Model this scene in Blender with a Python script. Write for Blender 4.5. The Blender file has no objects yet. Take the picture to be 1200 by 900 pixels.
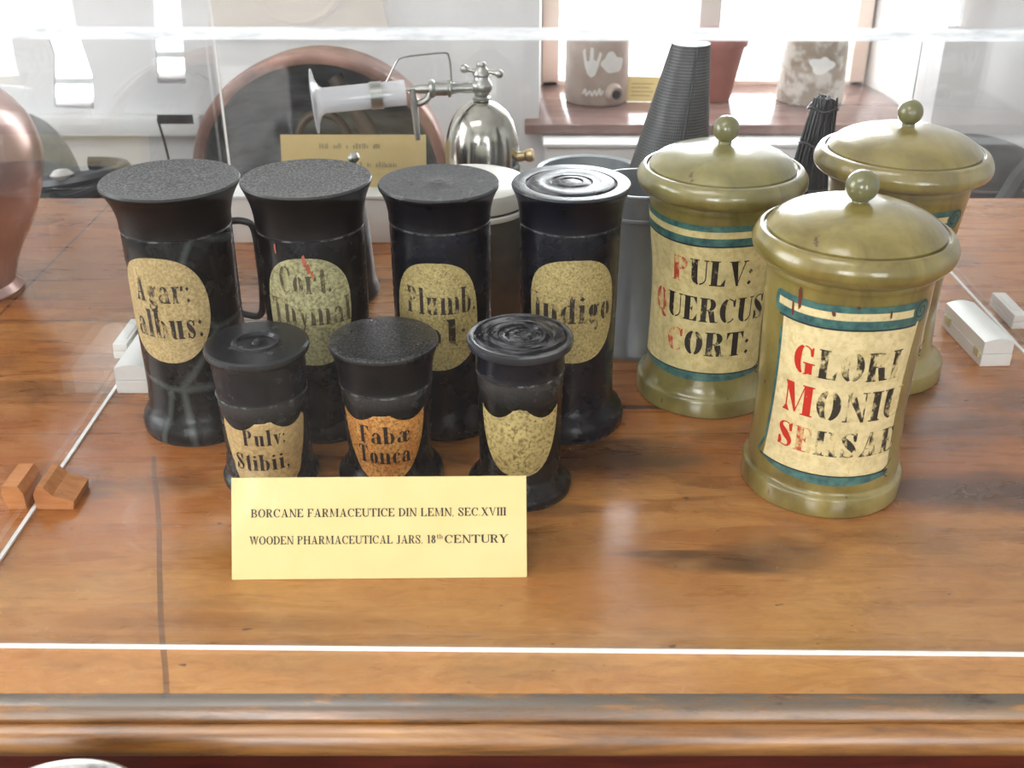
import bpy, bmesh, math, random
from mathutils import Vector, Matrix
random.seed(7)
S = bpy.context.scene
COL = S.collection
R = math.radians
# ------------------------------------------------------------------ camera, world, lights, exposure
CAM_H = 0.52
cd = bpy.data.cameras.new('camera'); cam = bpy.data.objects.new('camera', cd); COL.objects.link(cam)
cam.location = (0, 0, CAM_H)
cam.rotation_euler = (R(90 - 27.889), 0, 0)
cd.sensor_width = 36; cd.lens = 1300 / 1200 * 36; cd.shift_x = -3 / 1200
cd.clip_start = 0.02; cd.clip_end = 60
cd.dof.use_dof = True; cd.dof.focus_distance = 0.98; cd.dof.aperture_fstop = 11
S.camera = cam
S.view_settings.view_transform = 'Standard'; S.view_settings.look = 'None'
S.view_settings.gamma = 1; S.view_settings.use_curve_mapping = False
S.view_settings.exposure = -0.12
S.cycles.max_bounces = 8; S.cycles.transparent_max_bounces = 40
S.cycles.caustics_reflective = False; S.cycles.caustics_refractive = False
S.cycles.sample_clamp_indirect = 6
W = bpy.data.worlds.new('overcast_sky'); S.world = W; W.use_nodes = True
bg = W.node_tree.nodes['Background']; bg.inputs[0].default_value = (0.93, 0.97, 1.0, 1); bg.inputs[1].default_value = 6.5

def area(name, loc, rot, sx, sy, power, col=(1, 1, 1)):
    l = bpy.data.lights.new(name, 'AREA'); l.shape = 'RECTANGLE'; l.size = sx; l.size_y = sy; l.energy = power; l.color = col
    o = bpy.data.objects.new(name, l); COL.objects.link(o); o.location = loc; o.rotation_euler = rot
    return o
# daylight entering by the openings of the room (an area light in each opening)
area('window_daylight_front_left', (-1.15, -2.72, 0.95), (R(90), 0, 0), 1.1, 1.5, 36, (1, .985, .96))
area('window_daylight_front_right', (1.15, -2.72, 0.95), (R(90), 0, 0), 1.1, 1.5, 16, (1, .985, .96))
area('window_daylight_left', (-2.32, 0.75, 0.85), (R(90), 0, R(-90)), 1.4, 1.4, 22, (.97, .985, 1))
area('added_ceiling_light', (-1.0, -0.3, 2.17), (0, 0, 0), 1.7, 0.9, 30, (1, .97, .93))  # unseen lamp, added and set left for sheen on the moulding and lid rims
area('window_daylight_back', (0.42, 2.62, 0.65), (R(-90), 0, 0), 0.7, 1.3, 26, (.95, .98, 1))

# ------------------------------------------------------------------ helpers
def srgb(r, g, b):
    f = lambda c: (c / 255 / 12.92) if c / 255 <= .04045 else ((c / 255 + .055) / 1.055) ** 2.4
    return (f(r), f(g), f(b), 1)

def tag(o, label=None, cat=None, group=None, kind=None):
    if label: o['label'] = label
    if cat: o['category'] = cat
    if group: o['group'] = group
    if kind: o['kind'] = kind
    return o

def empty(name, loc, rz=0, label=None, cat=None, group=None):
    o = bpy.data.objects.new(name, None); COL.objects.link(o)
    o.location = loc; o.rotation_euler = (0, 0, rz); o.empty_display_size = .02
    return tag(o, label, cat, group)

def obj(name, bm, mat, parent=None, smooth=True, angle=40):
    bmesh.ops.recalc_face_normals(bm, faces=bm.faces[:]) if not getattr(bm, 'keep', False) and name not in NOFLIP else None
    me = bpy.data.meshes.new(name); bm.to_mesh(me); bm.free()
    if smooth:
        me.polygons.foreach_set('use_smooth', [True] * len(me.polygons))
        try: me.set_sharp_from_angle(angle=R(angle))
        except Exception: pass
    me.materials.append(mat)
    o = bpy.data.objects.new(name, me); COL.objects.link(o)
    if parent: o.parent = parent
    return o
NOFLIP = set()

def box(bm, x0, x1, y0, y1, z0, z1, bev=0.0):
    M = Matrix.Translation(((x0 + x1) / 2, (y0 + y1) / 2, (z0 + z1) / 2)) @ Matrix.Diagonal((x1 - x0, y1 - y0, z1 - z0, 1))
    r = bmesh.ops.create_cube(bm, size=1, matrix=M)
    if bev > 0:
        es = list({e for v in r['verts'] for e in v.link_edges})
        bmesh.ops.bevel(bm, geom=es, offset=bev, segments=2, affect='EDGES', profile=.6)
    return bm

def B(*a, **k):
    return box(bmesh.new(), *a, **k)

def lathe(profile, seg=96, bm=None, M=None, close=False):
    """profile: list of (r, z); r=0 ends make poles"""
    bm = bm or bmesh.new(); M = M or Matrix.Identity(4)
    rings = []
    for r, z in profile:
        if r < 1e-6: rings.append([bm.verts.new(M @ Vector((0, 0, z)))])
        else: rings.append([bm.verts.new(M @ Vector((r * math.sin(2 * math.pi * i / seg), -r * math.cos(2 * math.pi * i / seg), z))) for i in range(seg)])
    pairs = list(zip(rings, rings[1:])) + ([(rings[-1], rings[0])] if close else [])
    for a, b in pairs:
        for i in range(seg):
            j = (i + 1) % seg
            if len(a) == 1 and len(b) == 1: continue
            if len(a) == 1: bm.faces.new((a[0], b[j], b[i]))
            elif len(b) == 1: bm.faces.new((a[i], a[j], b[0]))
            else: bm.faces.new((a[i], a[j], b[j], b[i]))
    return bm

def catmull(pts, n=6):
    out = []
    for i in range(len(pts) - 1):
        p0 = pts[max(i - 1, 0)]; p1 = pts[i]; p2 = pts[i + 1]; p3 = pts[min(i + 2, len(pts) - 1)]
        for k in range(n):
            t = k / n
            out.append(tuple(.5 * ((2 * b) + (-a + c) * t + (2 * a - 5 * b + 4 * c - d) * t * t + (-a + 3 * b - 3 * c + d) * t ** 3) for a, b, c, d in zip(p0, p1, p2, p3)))
    out.append(tuple(pts[-1])); return out

def tube(path, rad, seg=10, bm=None, closed=False, caps=True):
    bm = bm or bmesh.new()
    P = [Vector(p) for p in path]; n = len(P)
    rads = rad if isinstance(rad, (list, tuple)) else [rad] * n
    rings = []; up = None
    for i, p in enumerate(P):
        a = P[(i - 1) % n] if (closed or i > 0) else p
        b = P[(i + 1) % n] if (closed or i < n - 1) else p
        t = (b - a).normalized()
        if up is None:
            up = t.orthogonal().normalized()
        up = (up - t * up.dot(t)).normalized(); s = t.cross(up)
        rings.append([bm.verts.new(p + (up * math.cos(2 * math.pi * k / seg) + s * math.sin(2 * math.pi * k / seg)) * rads[i]) for k in range(seg)])
    m = n if closed else n - 1
    for i in range(m):
        a, b = rings[i], rings[(i + 1) % n]
        for k in range(seg):
            j = (k + 1) % seg; bm.faces.new((a[k], a[j], b[j], b[k]))
    if not closed and caps:
        bm.faces.new(rings[0]); bm.faces.new(rings[-1])
    return bm

def prism_x(profile, x0, x1, bm=None):
    """profile: closed list of (y, z) extruded along x"""
    bm = bm or bmesh.new()
    a = [bm.verts.new((x0, y, z)) for y, z in profile]; b = [bm.verts.new((x1, y, z)) for y, z in profile]
    n = len(profile)
    for i in range(n): bm.faces.new((a[i], a[(i + 1) % n], b[(i + 1) % n], b[i]))
    bm.faces.new(a); bm.faces.new(b); return bm

def prism_y(profile, y0, y1, bm=None):
    bm = bm or bmesh.new()
    a = [bm.verts.new((x, y0, z)) for x, z in profile]; b = [bm.verts.new((x, y1, z)) for x, z in profile]
    n = len(profile)
    for i in range(n): bm.faces.new((a[i], a[(i + 1) % n], b[(i + 1) % n], b[i]))
    bm.faces.new(a); bm.faces.new(b); return bm

def axis_matrix(p, q):
    """matrix putting local z from p towards q"""
    p, q = Vector(p), Vector(q)
    return Matrix.Translation(p) @ (q - p).to_track_quat('Z', 'Y').to_matrix().to_4x4()

# ------------------------------------------------------------------ materials
def mat(name):
    m = bpy.data.materials.new(name); m.use_nodes = True
    nt = m.node_tree; return m, nt, nt.nodes['Principled BSDF']

def N(nt, t, **k):
    n = nt.nodes.new(t)
    for a, v in k.items():
        if a in n.inputs: n.inputs[a].default_value = v
        else: setattr(n, a, v)
    return n

def coords(nt, scale=(1, 1, 1), loc=(0, 0, 0)):
    tc = N(nt, 'ShaderNodeTexCoord'); mp = N(nt, 'ShaderNodeMapping')
    mp.inputs['Scale'].default_value = scale; mp.inputs['Location'].default_value = loc
    nt.links.new(tc.outputs['Object'], mp.inputs['Vector']); return mp.outputs['Vector']

def noise(nt, vec, scale, detail=4, rough=.6, dist=0):
    n = N(nt, 'ShaderNodeTexNoise'); n.inputs['Scale'].default_value = scale; n.inputs['Detail'].default_value = detail
    n.inputs['Roughness'].default_value = rough; n.inputs['Distortion'].default_value = dist
    nt.links.new(vec, n.inputs['Vector']); return n.outputs['Fac']

def ramp(nt, fac, stops):
    r = N(nt, 'ShaderNodeValToRGB'); e = r.color_ramp.elements
    e[0].position, e[0].color = stops[0]; e[1].position, e[1].color = stops[-1]
    for p, c in stops[1:-1]:
        x = e.new(p); x.color = c
    nt.links.new(fac, r.inputs['Fac']); return r.outputs['Color']

def mixc(nt, fac, a, b, mode='MIX'):
    m = N(nt, 'ShaderNodeMix', data_type='RGBA', blend_type=mode)
    for s, v in ((m.inputs[0], fac), (m.inputs[6], a), (m.inputs[7], b)):
        if hasattr(v, 'links') or hasattr(v, 'is_linked'): nt.links.new(v, s)
        else: s.default_value = v
    return m.outputs[2]

def math_(nt, op, a, b=None, c=None):
    m = N(nt, 'ShaderNodeMath', operation=op)
    for i, v in enumerate((a, b, c)):
        if v is None: continue
        if hasattr(v, 'is_linked'): nt.links.new(v, m.inputs[i])
        else: m.inputs[i].default_value = v
    return m.outputs[0]

BW = lambda v: (v, v, v, 1)

def bump(nt, bs, h, strength=.2, dist=.001):
    b = N(nt, 'ShaderNodeBump'); b.inputs['Strength'].default_value = strength; b.inputs['Distance'].default_value = dist
    nt.links.new(h, b.inputs['Height']); nt.links.new(b.outputs['Normal'], bs.inputs['Normal'])

def simple(name, c1, c2=None, rough=.5, metal=0, scale=30, stretch=(1, 1, 1), bumpv=0, bdist=.0006, spec=.5, coat=0, rvar=0, lo=.35, hi=.65):
    m, nt, bs = mat(name)
    v = coords(nt, stretch)
    f = noise(nt, v, scale)
    if c2 is None: bs.inputs['Base Color'].default_value = c1
    else: nt.links.new(ramp(nt, f, [(lo, c1), (hi, c2)]), bs.inputs['Base Color'])
    bs.inputs['Roughness'].default_value = rough; bs.inputs['Metallic'].default_value = metal
    bs.inputs['Specular IOR Level'].default_value = spec; bs.inputs['Coat Weight'].default_value = coat
    bs.inputs['Coat Roughness'].default_value = .08
    if rvar:
        nt.links.new(math_(nt, 'MULTIPLY_ADD', f, rvar, rough - rvar / 2), bs.inputs['Roughness'])
    if bumpv: bump(nt, bs, f, bumpv, bdist)
    return m

def clear(name, ior_r0=.04, tint=(.985, .99, .99), rough=0.0, milk=0.0):
    """clear sheet: transparent with an angle dependent mirror share (Schlick)"""
    m = bpy.data.materials.new(name); m.use_nodes = True; nt = m.node_tree; nt.nodes.clear()
    out = N(nt, 'ShaderNodeOutputMaterial'); tr = N(nt, 'ShaderNodeBsdfTransparent'); gl = N(nt, 'ShaderNodeBsdfGlossy')
    tr.inputs[0].default_value = (*tint, 1); gl.inputs['Roughness'].default_value = rough
    lw = N(nt, 'ShaderNodeLayerWeight'); lw.inputs['Blend'].default_value = .5
    p = math_(nt, 'POWER', lw.outputs['Facing'], 5.0)
    f = math_(nt, 'MULTIPLY_ADD', p, 1 - ior_r0, ior_r0)
    mx = N(nt, 'ShaderNodeMixShader'); nt.links.new(f, mx.inputs[0]); nt.links.new(tr.outputs[0], mx.inputs[1]); nt.links.new(gl.outputs[0], mx.inputs[2])
    last = mx.outputs[0]
    if milk:
        d = N(nt, 'ShaderNodeBsdfDiffuse'); d.inputs[0].default_value = (.9, .9, .92, 1)
        m2 = N(nt, 'ShaderNodeMixShader'); m2.inputs[0].default_value = milk
        nt.links.new(last, m2.inputs[1]); nt.links.new(d.outputs[0], m2.inputs[2]); last = m2.outputs[0]
    nt.links.new(last, out.inputs[0]); return m

def wood_table():
    m, nt, bs = mat('old_varnished_wood')
    tc = N(nt, 'ShaderNodeTexCoord').outputs['Object']
    sep = N(nt, 'ShaderNodeSeparateXYZ'); nt.links.new(tc, sep.inputs[0])
    big = noise(nt, coords(nt, (2.2, 7, 3)), 1.0, 5, .6, .6)
    mid = noise(nt, coords(nt, (5, 34, 20), (3, 1, 0)), 1.0, 6, .65, .8)
    fine = noise(nt, coords(nt, (24, 300, 120)), 1.0, 6, .75)
    fig = noise(nt, coords(nt, (26, 60, 20), (4, 4, 0)), 1.0, 6, .7, 1.6)
    scr = noise(nt, coords(nt, (90, 40, 20), (8, 3, 0)), 1.0, 3, .5, 2.5)
    blot = noise(nt, coords(nt, (5.5, 13, 8), (7.3, 2.1, 0)), 1.0, 5, .65, .4)
    base = ramp(nt, mid, [(.25, srgb(92, 50, 20)), (.42, srgb(152, 94, 40)), (.56, srgb(180, 120, 60)), (.75, srgb(204, 150, 88))])
    base = mixc(nt, ramp(nt, fig, [(.34, BW(.5)), (.5, BW(0))]), base, srgb(116, 64, 26))
    base = mixc(nt, ramp(nt, fig, [(.55, BW(0)), (.68, BW(.35))]), base, srgb(216, 168, 112))
    orange = mixc(nt, ramp(nt, big, [(.40, BW(0)), (.66, BW(.8))]), base, srgb(164, 86, 18))
    c = mixc(nt, ramp(nt, fine, [(.3, BW(.5)), (.58, BW(0))]), orange, srgb(112, 68, 36), 'MIX')
    dark = mixc(nt, ramp(nt, blot, [(.54, BW(0)), (.70, BW(.75))]), c, srgb(78, 44, 20))
    # paler, patchy colour towards the front of the board
    wy = N(nt, 'ShaderNodeMapRange'); wy.inputs[1].default_value = .80; wy.inputs[2].default_value = .60
    nt.links.new(math_(nt, 'ADD', sep.outputs['Y'], math_(nt, 'MULTIPLY', math_(nt, 'SUBTRACT', big, .5), .25)), wy.inputs[0])
    dark = mixc(nt, math_(nt, 'MULTIPLY', wy.outputs[0], math_(nt, 'MULTIPLY_ADD', fig, .9, .05)), dark, srgb(202, 152, 92))
    # worn dark stains of their own shape
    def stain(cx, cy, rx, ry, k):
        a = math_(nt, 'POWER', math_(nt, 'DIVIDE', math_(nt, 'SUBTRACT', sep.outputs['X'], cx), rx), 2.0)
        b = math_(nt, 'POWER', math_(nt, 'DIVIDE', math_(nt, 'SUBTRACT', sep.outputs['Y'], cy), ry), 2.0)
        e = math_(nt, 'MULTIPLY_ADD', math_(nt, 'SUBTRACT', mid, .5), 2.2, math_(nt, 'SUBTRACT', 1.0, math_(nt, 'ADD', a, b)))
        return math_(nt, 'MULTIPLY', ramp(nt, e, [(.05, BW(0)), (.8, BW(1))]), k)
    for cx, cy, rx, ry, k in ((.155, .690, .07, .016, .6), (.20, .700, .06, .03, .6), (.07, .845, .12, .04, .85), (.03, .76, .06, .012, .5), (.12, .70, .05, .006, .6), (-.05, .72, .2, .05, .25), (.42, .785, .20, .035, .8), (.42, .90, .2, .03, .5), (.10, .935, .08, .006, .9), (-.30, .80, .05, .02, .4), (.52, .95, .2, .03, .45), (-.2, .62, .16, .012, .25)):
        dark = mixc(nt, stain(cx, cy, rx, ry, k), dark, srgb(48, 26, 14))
    # pale dry patches, rings and specks
    pale = noise(nt, coords(nt, (9, 22, 9), (1.7, 5.2, 0)), 1.0, 3, .5)
    d2 = mixc(nt, ramp(nt, pale, [(.62, BW(0)), (.74, BW(.35))]), dark, srgb(196, 150, 104))
    spk = noise(nt, coords(nt, (60, 110, 60)), 1.0, 2, .5)
    d2 = mixc(nt, ramp(nt, scr, [(.70, BW(0)), (.74, BW(.4))]), d2, srgb(206, 166, 124))
    d3 = mixc(nt, ramp(nt, spk, [(.72, BW(0)), (.76, BW(.75))]), d2, srgb(62, 34, 20))
    # board joints along x, the end joint at the left and the open crack near the black jars
    wob = noise(nt, coords(nt, (3, 3, 1)), 1.0, 2)
    def line(coord, pos, w, wobble):
        x = math_(nt, 'ADD', coord, math_(nt, 'MULTIPLY', math_(nt, 'SUBTRACT', wob, .5), wobble))
        return math_(nt, 'LESS_THAN', math_(nt, 'ABSOLUTE', math_(nt, 'SUBTRACT', x, pos)), w)
    L = line(sep.outputs['Y'], .885, .0007, .006)
    for pos in (1.135, 1.352): L = math_(nt, 'MAXIMUM', L, line(sep.outputs['Y'], pos, .0009, .008))
    L = math_(nt, 'MAXIMUM', L, line(sep.outputs['X'], -.585, .0016, .0))
    xs = math_(nt, 'MULTIPLY_ADD', math_(nt, 'SUBTRACT', sep.outputs['Y'], .70), .30, 0)
    ck = line(math_(nt, 'ADD', sep.outputs['X'], xs), -.276, .0021, .022)
    ck = math_(nt, 'MULTIPLY', ck, math_(nt, 'LESS_THAN', sep.outputs['Y'], .845))
    col = mixc(nt, math_(nt, 'MULTIPLY', L, .7), d3, srgb(52, 30, 20))
    col = mixc(nt, math_(nt, 'MULTIPLY', ck, .6), col, srgb(70, 48, 36))
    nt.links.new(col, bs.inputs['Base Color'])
    nt.links.new(ramp(nt, mid, [(.3, BW(.22)), (.7, BW(.36))]), bs.inputs['Roughness'])
    bs.inputs['Specular IOR Level'].default_value = .5; bs.inputs['Coat Weight'].default_value = .5; bs.inputs['Coat Roughness'].default_value = .16
    bump(nt, bs, math_(nt, 'ADD', math_(nt, 'MULTIPLY', fine, .5), mid), .12, .001)
    return m

def worn_edge():
    m, nt, bs = mat('worn_moulding_wood')
    tc = N(nt, 'ShaderNodeTexCoord').outputs['Object']
    sep = N(nt, 'ShaderNodeSeparateXYZ'); nt.links.new(tc, sep.inputs[0])
    g = noise(nt, coords(nt, (7, 90, 90)), 1.0, 6, .7, .5)
    base = ramp(nt, g, [(.3, srgb(84, 50, 18)), (.5, srgb(150, 98, 42)), (.72, srgb(186, 134, 70))])
    wear = noise(nt, coords(nt, (9, 40, 120), (2, 0, 0)), 1.0, 6, .75, .3)
    zt = N(nt, 'ShaderNodeMapRange'); zt.inputs[1].default_value = -.014; zt.inputs[2].default_value = -.003
    nt.links.new(sep.outputs['Z'], zt.inputs[0])
    grey = math_(nt, 'MULTIPLY', ramp(nt, wear, [(.36, BW(0)), (.50, BW(1))]), math_(nt, 'MULTIPLY_ADD', zt.outputs[0], .8, .2))
    c = mixc(nt, grey, base, srgb(84, 74, 62))
    bl = noise(nt, coords(nt, (16, 50, 60), (5, 0, 0)), 1.0, 5, .7)
    c = mixc(nt, math_(nt, 'MULTIPLY', ramp(nt, bl, [(.58, BW(0)), (.66, BW(.85))]), zt.outputs[0]), c, srgb(44, 36, 32))
    low = N(nt, 'ShaderNodeMapRange'); low.inputs[1].default_value = -.03; low.inputs[2].default_value = -.044
    nt.links.new(sep.outputs['Z'], low.inputs[0])
    nt.links.new(c, bs.inputs['Base Color']); nt.links.new(math_(nt, 'MULTIPLY_ADD', wear, .6, .05), bs.inputs['Roughness']); bs.inputs['Specular IOR Level'].default_value = .6; bs.inputs['Coat Weight'].default_value = .6; nt.links.new(math_(nt, 'MULTIPLY', wear, .55), bs.inputs['Coat Roughness'])
    bump(nt, bs, wear, .3, .0008); return m

def black_paint(name, tint=(11, 12, 14), dust=0.0, rough=.26, veins=False, rings=False):
    m, nt, bs = mat(name)
    v = coords(nt)
    f = noise(nt, v, 60, 5, .6); f2 = noise(nt, coords(nt, (1, 1, 1), (3, 2, 1)), 480, 4, .7)
    c = ramp(nt, f, [(.35, srgb(*tint)), (.7, srgb(*[int(x * 1.5) for x in tint]))])
    if rings:     # turned wear rings, streaked round the lid
        ln = N(nt, 'ShaderNodeVectorMath', operation='LENGTH'); nt.links.new(v, ln.inputs[0])
        nm = N(nt, 'ShaderNodeVectorMath', operation='NORMALIZE'); nt.links.new(v, nm.inputs[0])
        sx = N(nt, 'ShaderNodeSeparateXYZ'); nt.links.new(v, sx.inputs[0])
        an = math_(nt, 'ARCTAN2', sx.outputs['Y'], sx.outputs['X'])
        rr_ = math_(nt, 'SQRT', math_(nt, 'ADD', math_(nt, 'POWER', sx.outputs['X'], 2.0), math_(nt, 'POWER', sx.outputs['Y'], 2.0)))
        cb = N(nt, 'ShaderNodeCombineXYZ'); nt.links.new(math_(nt, 'MULTIPLY', rr_, 210.0), cb.inputs[0]); nt.links.new(math_(nt, 'MULTIPLY', an, 1.1), cb.inputs[1])
        f2 = noise(nt, cb.outputs[0], 1.0, 4, .6)
    if dust:      # dust lies on upward faces
        ge = N(nt, 'ShaderNodeNewGeometry'); gs = N(nt, 'ShaderNodeSeparateXYZ'); nt.links.new(ge.outputs['Normal'], gs.inputs[0])
        upw = math_(nt, 'GREATER_THAN', gs.outputs['Z'], .6)
        c = mixc(nt, math_(nt, 'MULTIPLY', ramp(nt, f2, [(.46, BW(0)), (.66, BW(dust))]), upw), c, srgb(160, 160, 158))
    bs.inputs['Specular IOR Level'].default_value = .26
    pg = N(nt, 'ShaderNodeNewGeometry'); pe = ramp(nt, pg.outputs['Pointiness'], [(.53, BW(0)), (.60, BW(.45))])
    c = mixc(nt, math_(nt, 'MULTIPLY', pe, f2), c, srgb(150, 152, 152))
    chip = noise(nt, coords(nt, (1, 1, .5), (9, 4, 2)), 75, 4, .6)
    c = mixc(nt, ramp(nt, chip, [(.76, BW(0)), (.775, BW(.8))]), c, srgb(138, 92, 78))
    if veins:
        w = N(nt, 'ShaderNodeTexVoronoi', feature='DISTANCE_TO_EDGE'); w.inputs['Scale'].default_value = 15
        nt.links.new(v, w.inputs['Vector'])
        vv = ramp(nt, w.outputs['Distance'], [(.0, BW(.3)), (.03, BW(.18)), (.06, BW(0))])
        c = mixc(nt, vv, c, srgb(118, 128, 124))
    nt.links.new(c, bs.inputs['Base Color'])
    nt.links.new(math_(nt, 'MULTIPLY_ADD', f, .2, rough - .1), bs.inputs['Roughness'])
    bump(nt, bs, f2 if dust else f, .2 if dust else .08, .0005); return m

def paper(name, base, spots, mott=.5, scale=420, hi=.6, second=None):
    """old flecked label paint"""
    m, nt, bs = mat(name)
    v = coords(nt)
    f = noise(nt, v, scale, 4, .65); g = noise(nt, coords(nt, (1, 1, 1), (4, 1, 7)), 55, 4, .6)
    c = ramp(nt, f, [(.36, srgb(*spots)), (hi, srgb(*base))])
    b2 = second or tuple(int(x * .8) for x in base)
    c = mixc(nt, ramp(nt, g, [(.42, BW(0)), (.68, BW(mott))]), c, srgb(*b2))
    nt.links.new(c, bs.inputs['Base Color']); bs.inputs['Roughness'].default_value = .5
    bump(nt, bs, f, .15, .0003); return m

def ink(name, col, under, wear=.5, scale=260):
    m, nt, bs = mat(name)
    f = noise(nt, coords(nt, (1, 1, .6)), scale, 4, .7); g = noise(nt, coords(nt, (1, 1, 1), (2, 8, 3)), 70, 3, .5)
    s = math_(nt, 'ADD', math_(nt, 'MULTIPLY', f, .55), math_(nt, 'MULTIPLY', g, .45))
    p = .66 - wear * .2
    c = ramp(nt, s, [(p - .04, srgb(*col)), (p + .05, srgb(*under))])
    nt.links.new(c, bs.inputs['Base Color']); bs.inputs['Roughness'].default_value = .5
    return m

def olive(name, a=(132, 118, 60), b=(158, 142, 82), d=(98, 84, 36)):
    m, nt, bs = mat(name)
    v = coords(nt)
    f = noise(nt, coords(nt, (1, 1, .5)), 28, 5, .6, .4); g = noise(nt, coords(nt, (1, 1, 1), (5, 3, 2)), 10, 3, .5)
    sp = noise(nt, coords(nt, (1, 1, .6), (1, 9, 2)), 95, 3, .5)
    c = ramp(nt, f, [(.3, srgb(*d)), (.5, srgb(*a)), (.72, srgb(*b))])
    c = mixc(nt, ramp(nt, g, [(.5, BW(0)), (.75, BW(.45))]), c, srgb(148, 124, 52))
    c = mixc(nt, ramp(nt, sp, [(.73, BW(0)), (.755, BW(.8))]), c, srgb(78, 44, 28))
    nt.links.new(c, bs.inputs['Base Color'])
    bs.inputs['Roughness'].default_value = .3; bs.inputs['Coat Weight'].default_value = 1.0; bs.inputs['Coat Roughness'].default_value = .13
    bump(nt, bs, f, .08, .001); return m

M = {}
M['wood'] = wood_table(); M['edge'] = worn_edge()
M['redwood'] = simple('dark_red_wood', srgb(70, 22, 14), srgb(98, 36, 22), .4, scale=12, stretch=(1, 8, 8))
M['acrylic'] = clear('clear_acrylic')
def edge_acrylic():
    m, nt, bs = mat('polished_acrylic_edge')
    f = noise(nt, coords(nt, (40, 200, 300)), 1.0, 4, .7)
    nt.links.new(ramp(nt, f, [(.3, srgb(196, 202, 206)), (.5, srgb(240, 243, 246)), (.7, srgb(250, 250, 252))]), bs.inputs['Base Color'])
    bs.inputs['Roughness'].default_value = .15; bs.inputs['Transmission Weight'].default_value = .25
    bump(nt, bs, f, .5, .001); return m
M['acryl_edge'] = edge_acrylic()
M['bright_edge'] = simple('bright_edge_white', srgb(238, 236, 230), srgb(250, 249, 246), .35, scale=80)
M['plastic'] = simple('white_plastic', srgb(226, 226, 222), srgb(236, 236, 232), .35, scale=20)
M['yellowcard'] = simple('yellow_card', srgb(236, 213, 146), srgb(240, 218, 154), .6, scale=25)
M['print'] = simple('printed_ink', srgb(30, 26, 20), None, .6)
M['block'] = simple('reddish_wood_block', srgb(186, 118, 68), srgb(212, 148, 94), .5, scale=30, stretch=(1, 6, 6), bumpv=.1)
M['pewter'] = simple('pewter', srgb(150, 150, 146), srgb(176, 176, 170), .35, 1, scale=40, bumpv=.06)
M['nickel'] = simple('nickel', srgb(158, 156, 146), srgb(190, 188, 178), .16, 1, scale=24, bumpv=.05, rvar=.15)
M['iron'] = simple('dark_iron', srgb(38, 39, 41), srgb(62, 63, 66), .42, .6, scale=35, bumpv=.15)
M['greyiron'] = simple('grey_enamel', srgb(122, 127, 126), srgb(146, 150, 148), .45, .1, scale=22)
M['zinc'] = simple('painted_zinc', srgb(128, 132, 136), srgb(156, 160, 162), .4, .35, scale=18, stretch=(1, 1, .4), bumpv=.05)
M['canister'] = simple('aged_grey_tin', srgb(88, 88, 86), srgb(108, 108, 104), .45, .4, scale=22)
M['cream'] = simple('cream_enamel', srgb(222, 221, 212), srgb(236, 235, 228), .25, scale=14)
M['copper'] = simple('brown_copper', srgb(178, 142, 134), srgb(210, 178, 170), .24, .55, scale=9, bumpv=.04)
M['brass'] = simple('pale_brass', srgb(176, 154, 110), srgb(206, 186, 146), .3, .9, scale=30)
M['tubeglass'] = clear('frosted_glass', .06, (.97, .97, .98), .02, .3)
M['pane'] = clear('window_glass', .04)
M['wall'] = simple('white_plaster', srgb(214, 214, 214), srgb(226, 226, 226), .85, scale=3, bumpv=.05, bdist=.004)
M['ceil'] = simple('ceiling_plaster', srgb(236, 236, 234), srgb(242, 242, 240), .9, scale=4)
M['floor'] = simple('brown_floor_boards', srgb(66, 52, 42), srgb(92, 74, 60), .5, scale=2, stretch=(1, 6, 1))
M['frame'] = simple('painted_window_frame', srgb(196, 190, 184), srgb(214, 208, 202), .5, scale=12)
M['framewood'] = simple('pale_pink_frame_wood', srgb(226, 206, 192), srgb(236, 218, 206), .5, scale=14)
M['palepink'] = simple('pale_pink_paint', srgb(236, 224, 220), srgb(242, 232, 228), .5, scale=10)
M['sill'] = simple('red_brown_sill', srgb(112, 84, 78), srgb(142, 114, 106), .14, scale=8, stretch=(1, 6, 1))
M['radiator'] = simple('radiator_white', srgb(236, 237, 236), srgb(242, 243, 242), .4, scale=8)
M['stone'] = simple('grey_stoneware', srgb(158, 140, 128), srgb(184, 168, 156), .4, scale=16)
M['stone_b'] = simple('brown_stoneware', srgb(142, 126, 108), srgb(196, 190, 180), .4, scale=26, lo=.45, hi=.58)
M['whiteglaze'] = simple('white_glaze', srgb(222, 222, 218), srgb(232, 232, 228), .4, scale=30)
M['terracotta'] = simple('terracotta', srgb(140, 84, 78), srgb(160, 100, 92), .55, scale=16)
M['dark'] = simple('dark_hole', srgb(28, 32, 40), None, .7)
M['cauldron_in'] = simple('dark_blue_grey_metal', srgb(50, 55, 58), srgb(128, 138, 142), .34, .3, scale=6, stretch=(1, 1, 3.5), bumpv=.2, bdist=.01)
M['cauldron'] = simple('copper_rim', srgb(112, 86, 78), srgb(178, 140, 126), .4, .3, scale=12)
M['strut'] = simple('dark_brown_wood', srgb(52, 42, 36), srgb(74, 62, 54), .5, scale=14)
M['tanwood'] = simple('tan_wood', srgb(188, 164, 130), srgb(208, 186, 152), .5, scale=8, stretch=(1, 1, 4))
M['tancard'] = simple('tan_card', srgb(192, 168, 112), srgb(200, 178, 124), .65, scale=20)
M['tanprint'] = simple('faded_print', srgb(150, 134, 92), None, .65)
M['hose'] = simple('black_rubber', srgb(34, 36, 40), srgb(58, 60, 66), .3, .1, scale=20)
M['twig'] = simple('black_twig', srgb(20, 20, 22), srgb(40, 40, 42), .35, scale=60)
M['benchwood'] = simple('bench_wood', srgb(150, 118, 92), srgb(176, 142, 112), .5, scale=5, stretch=(1, 7, 1))
M['steel'] = simple('worn_steel', srgb(128, 128, 126), srgb(196, 196, 194), .3, .9, scale=60, bumpv=.2)
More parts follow.
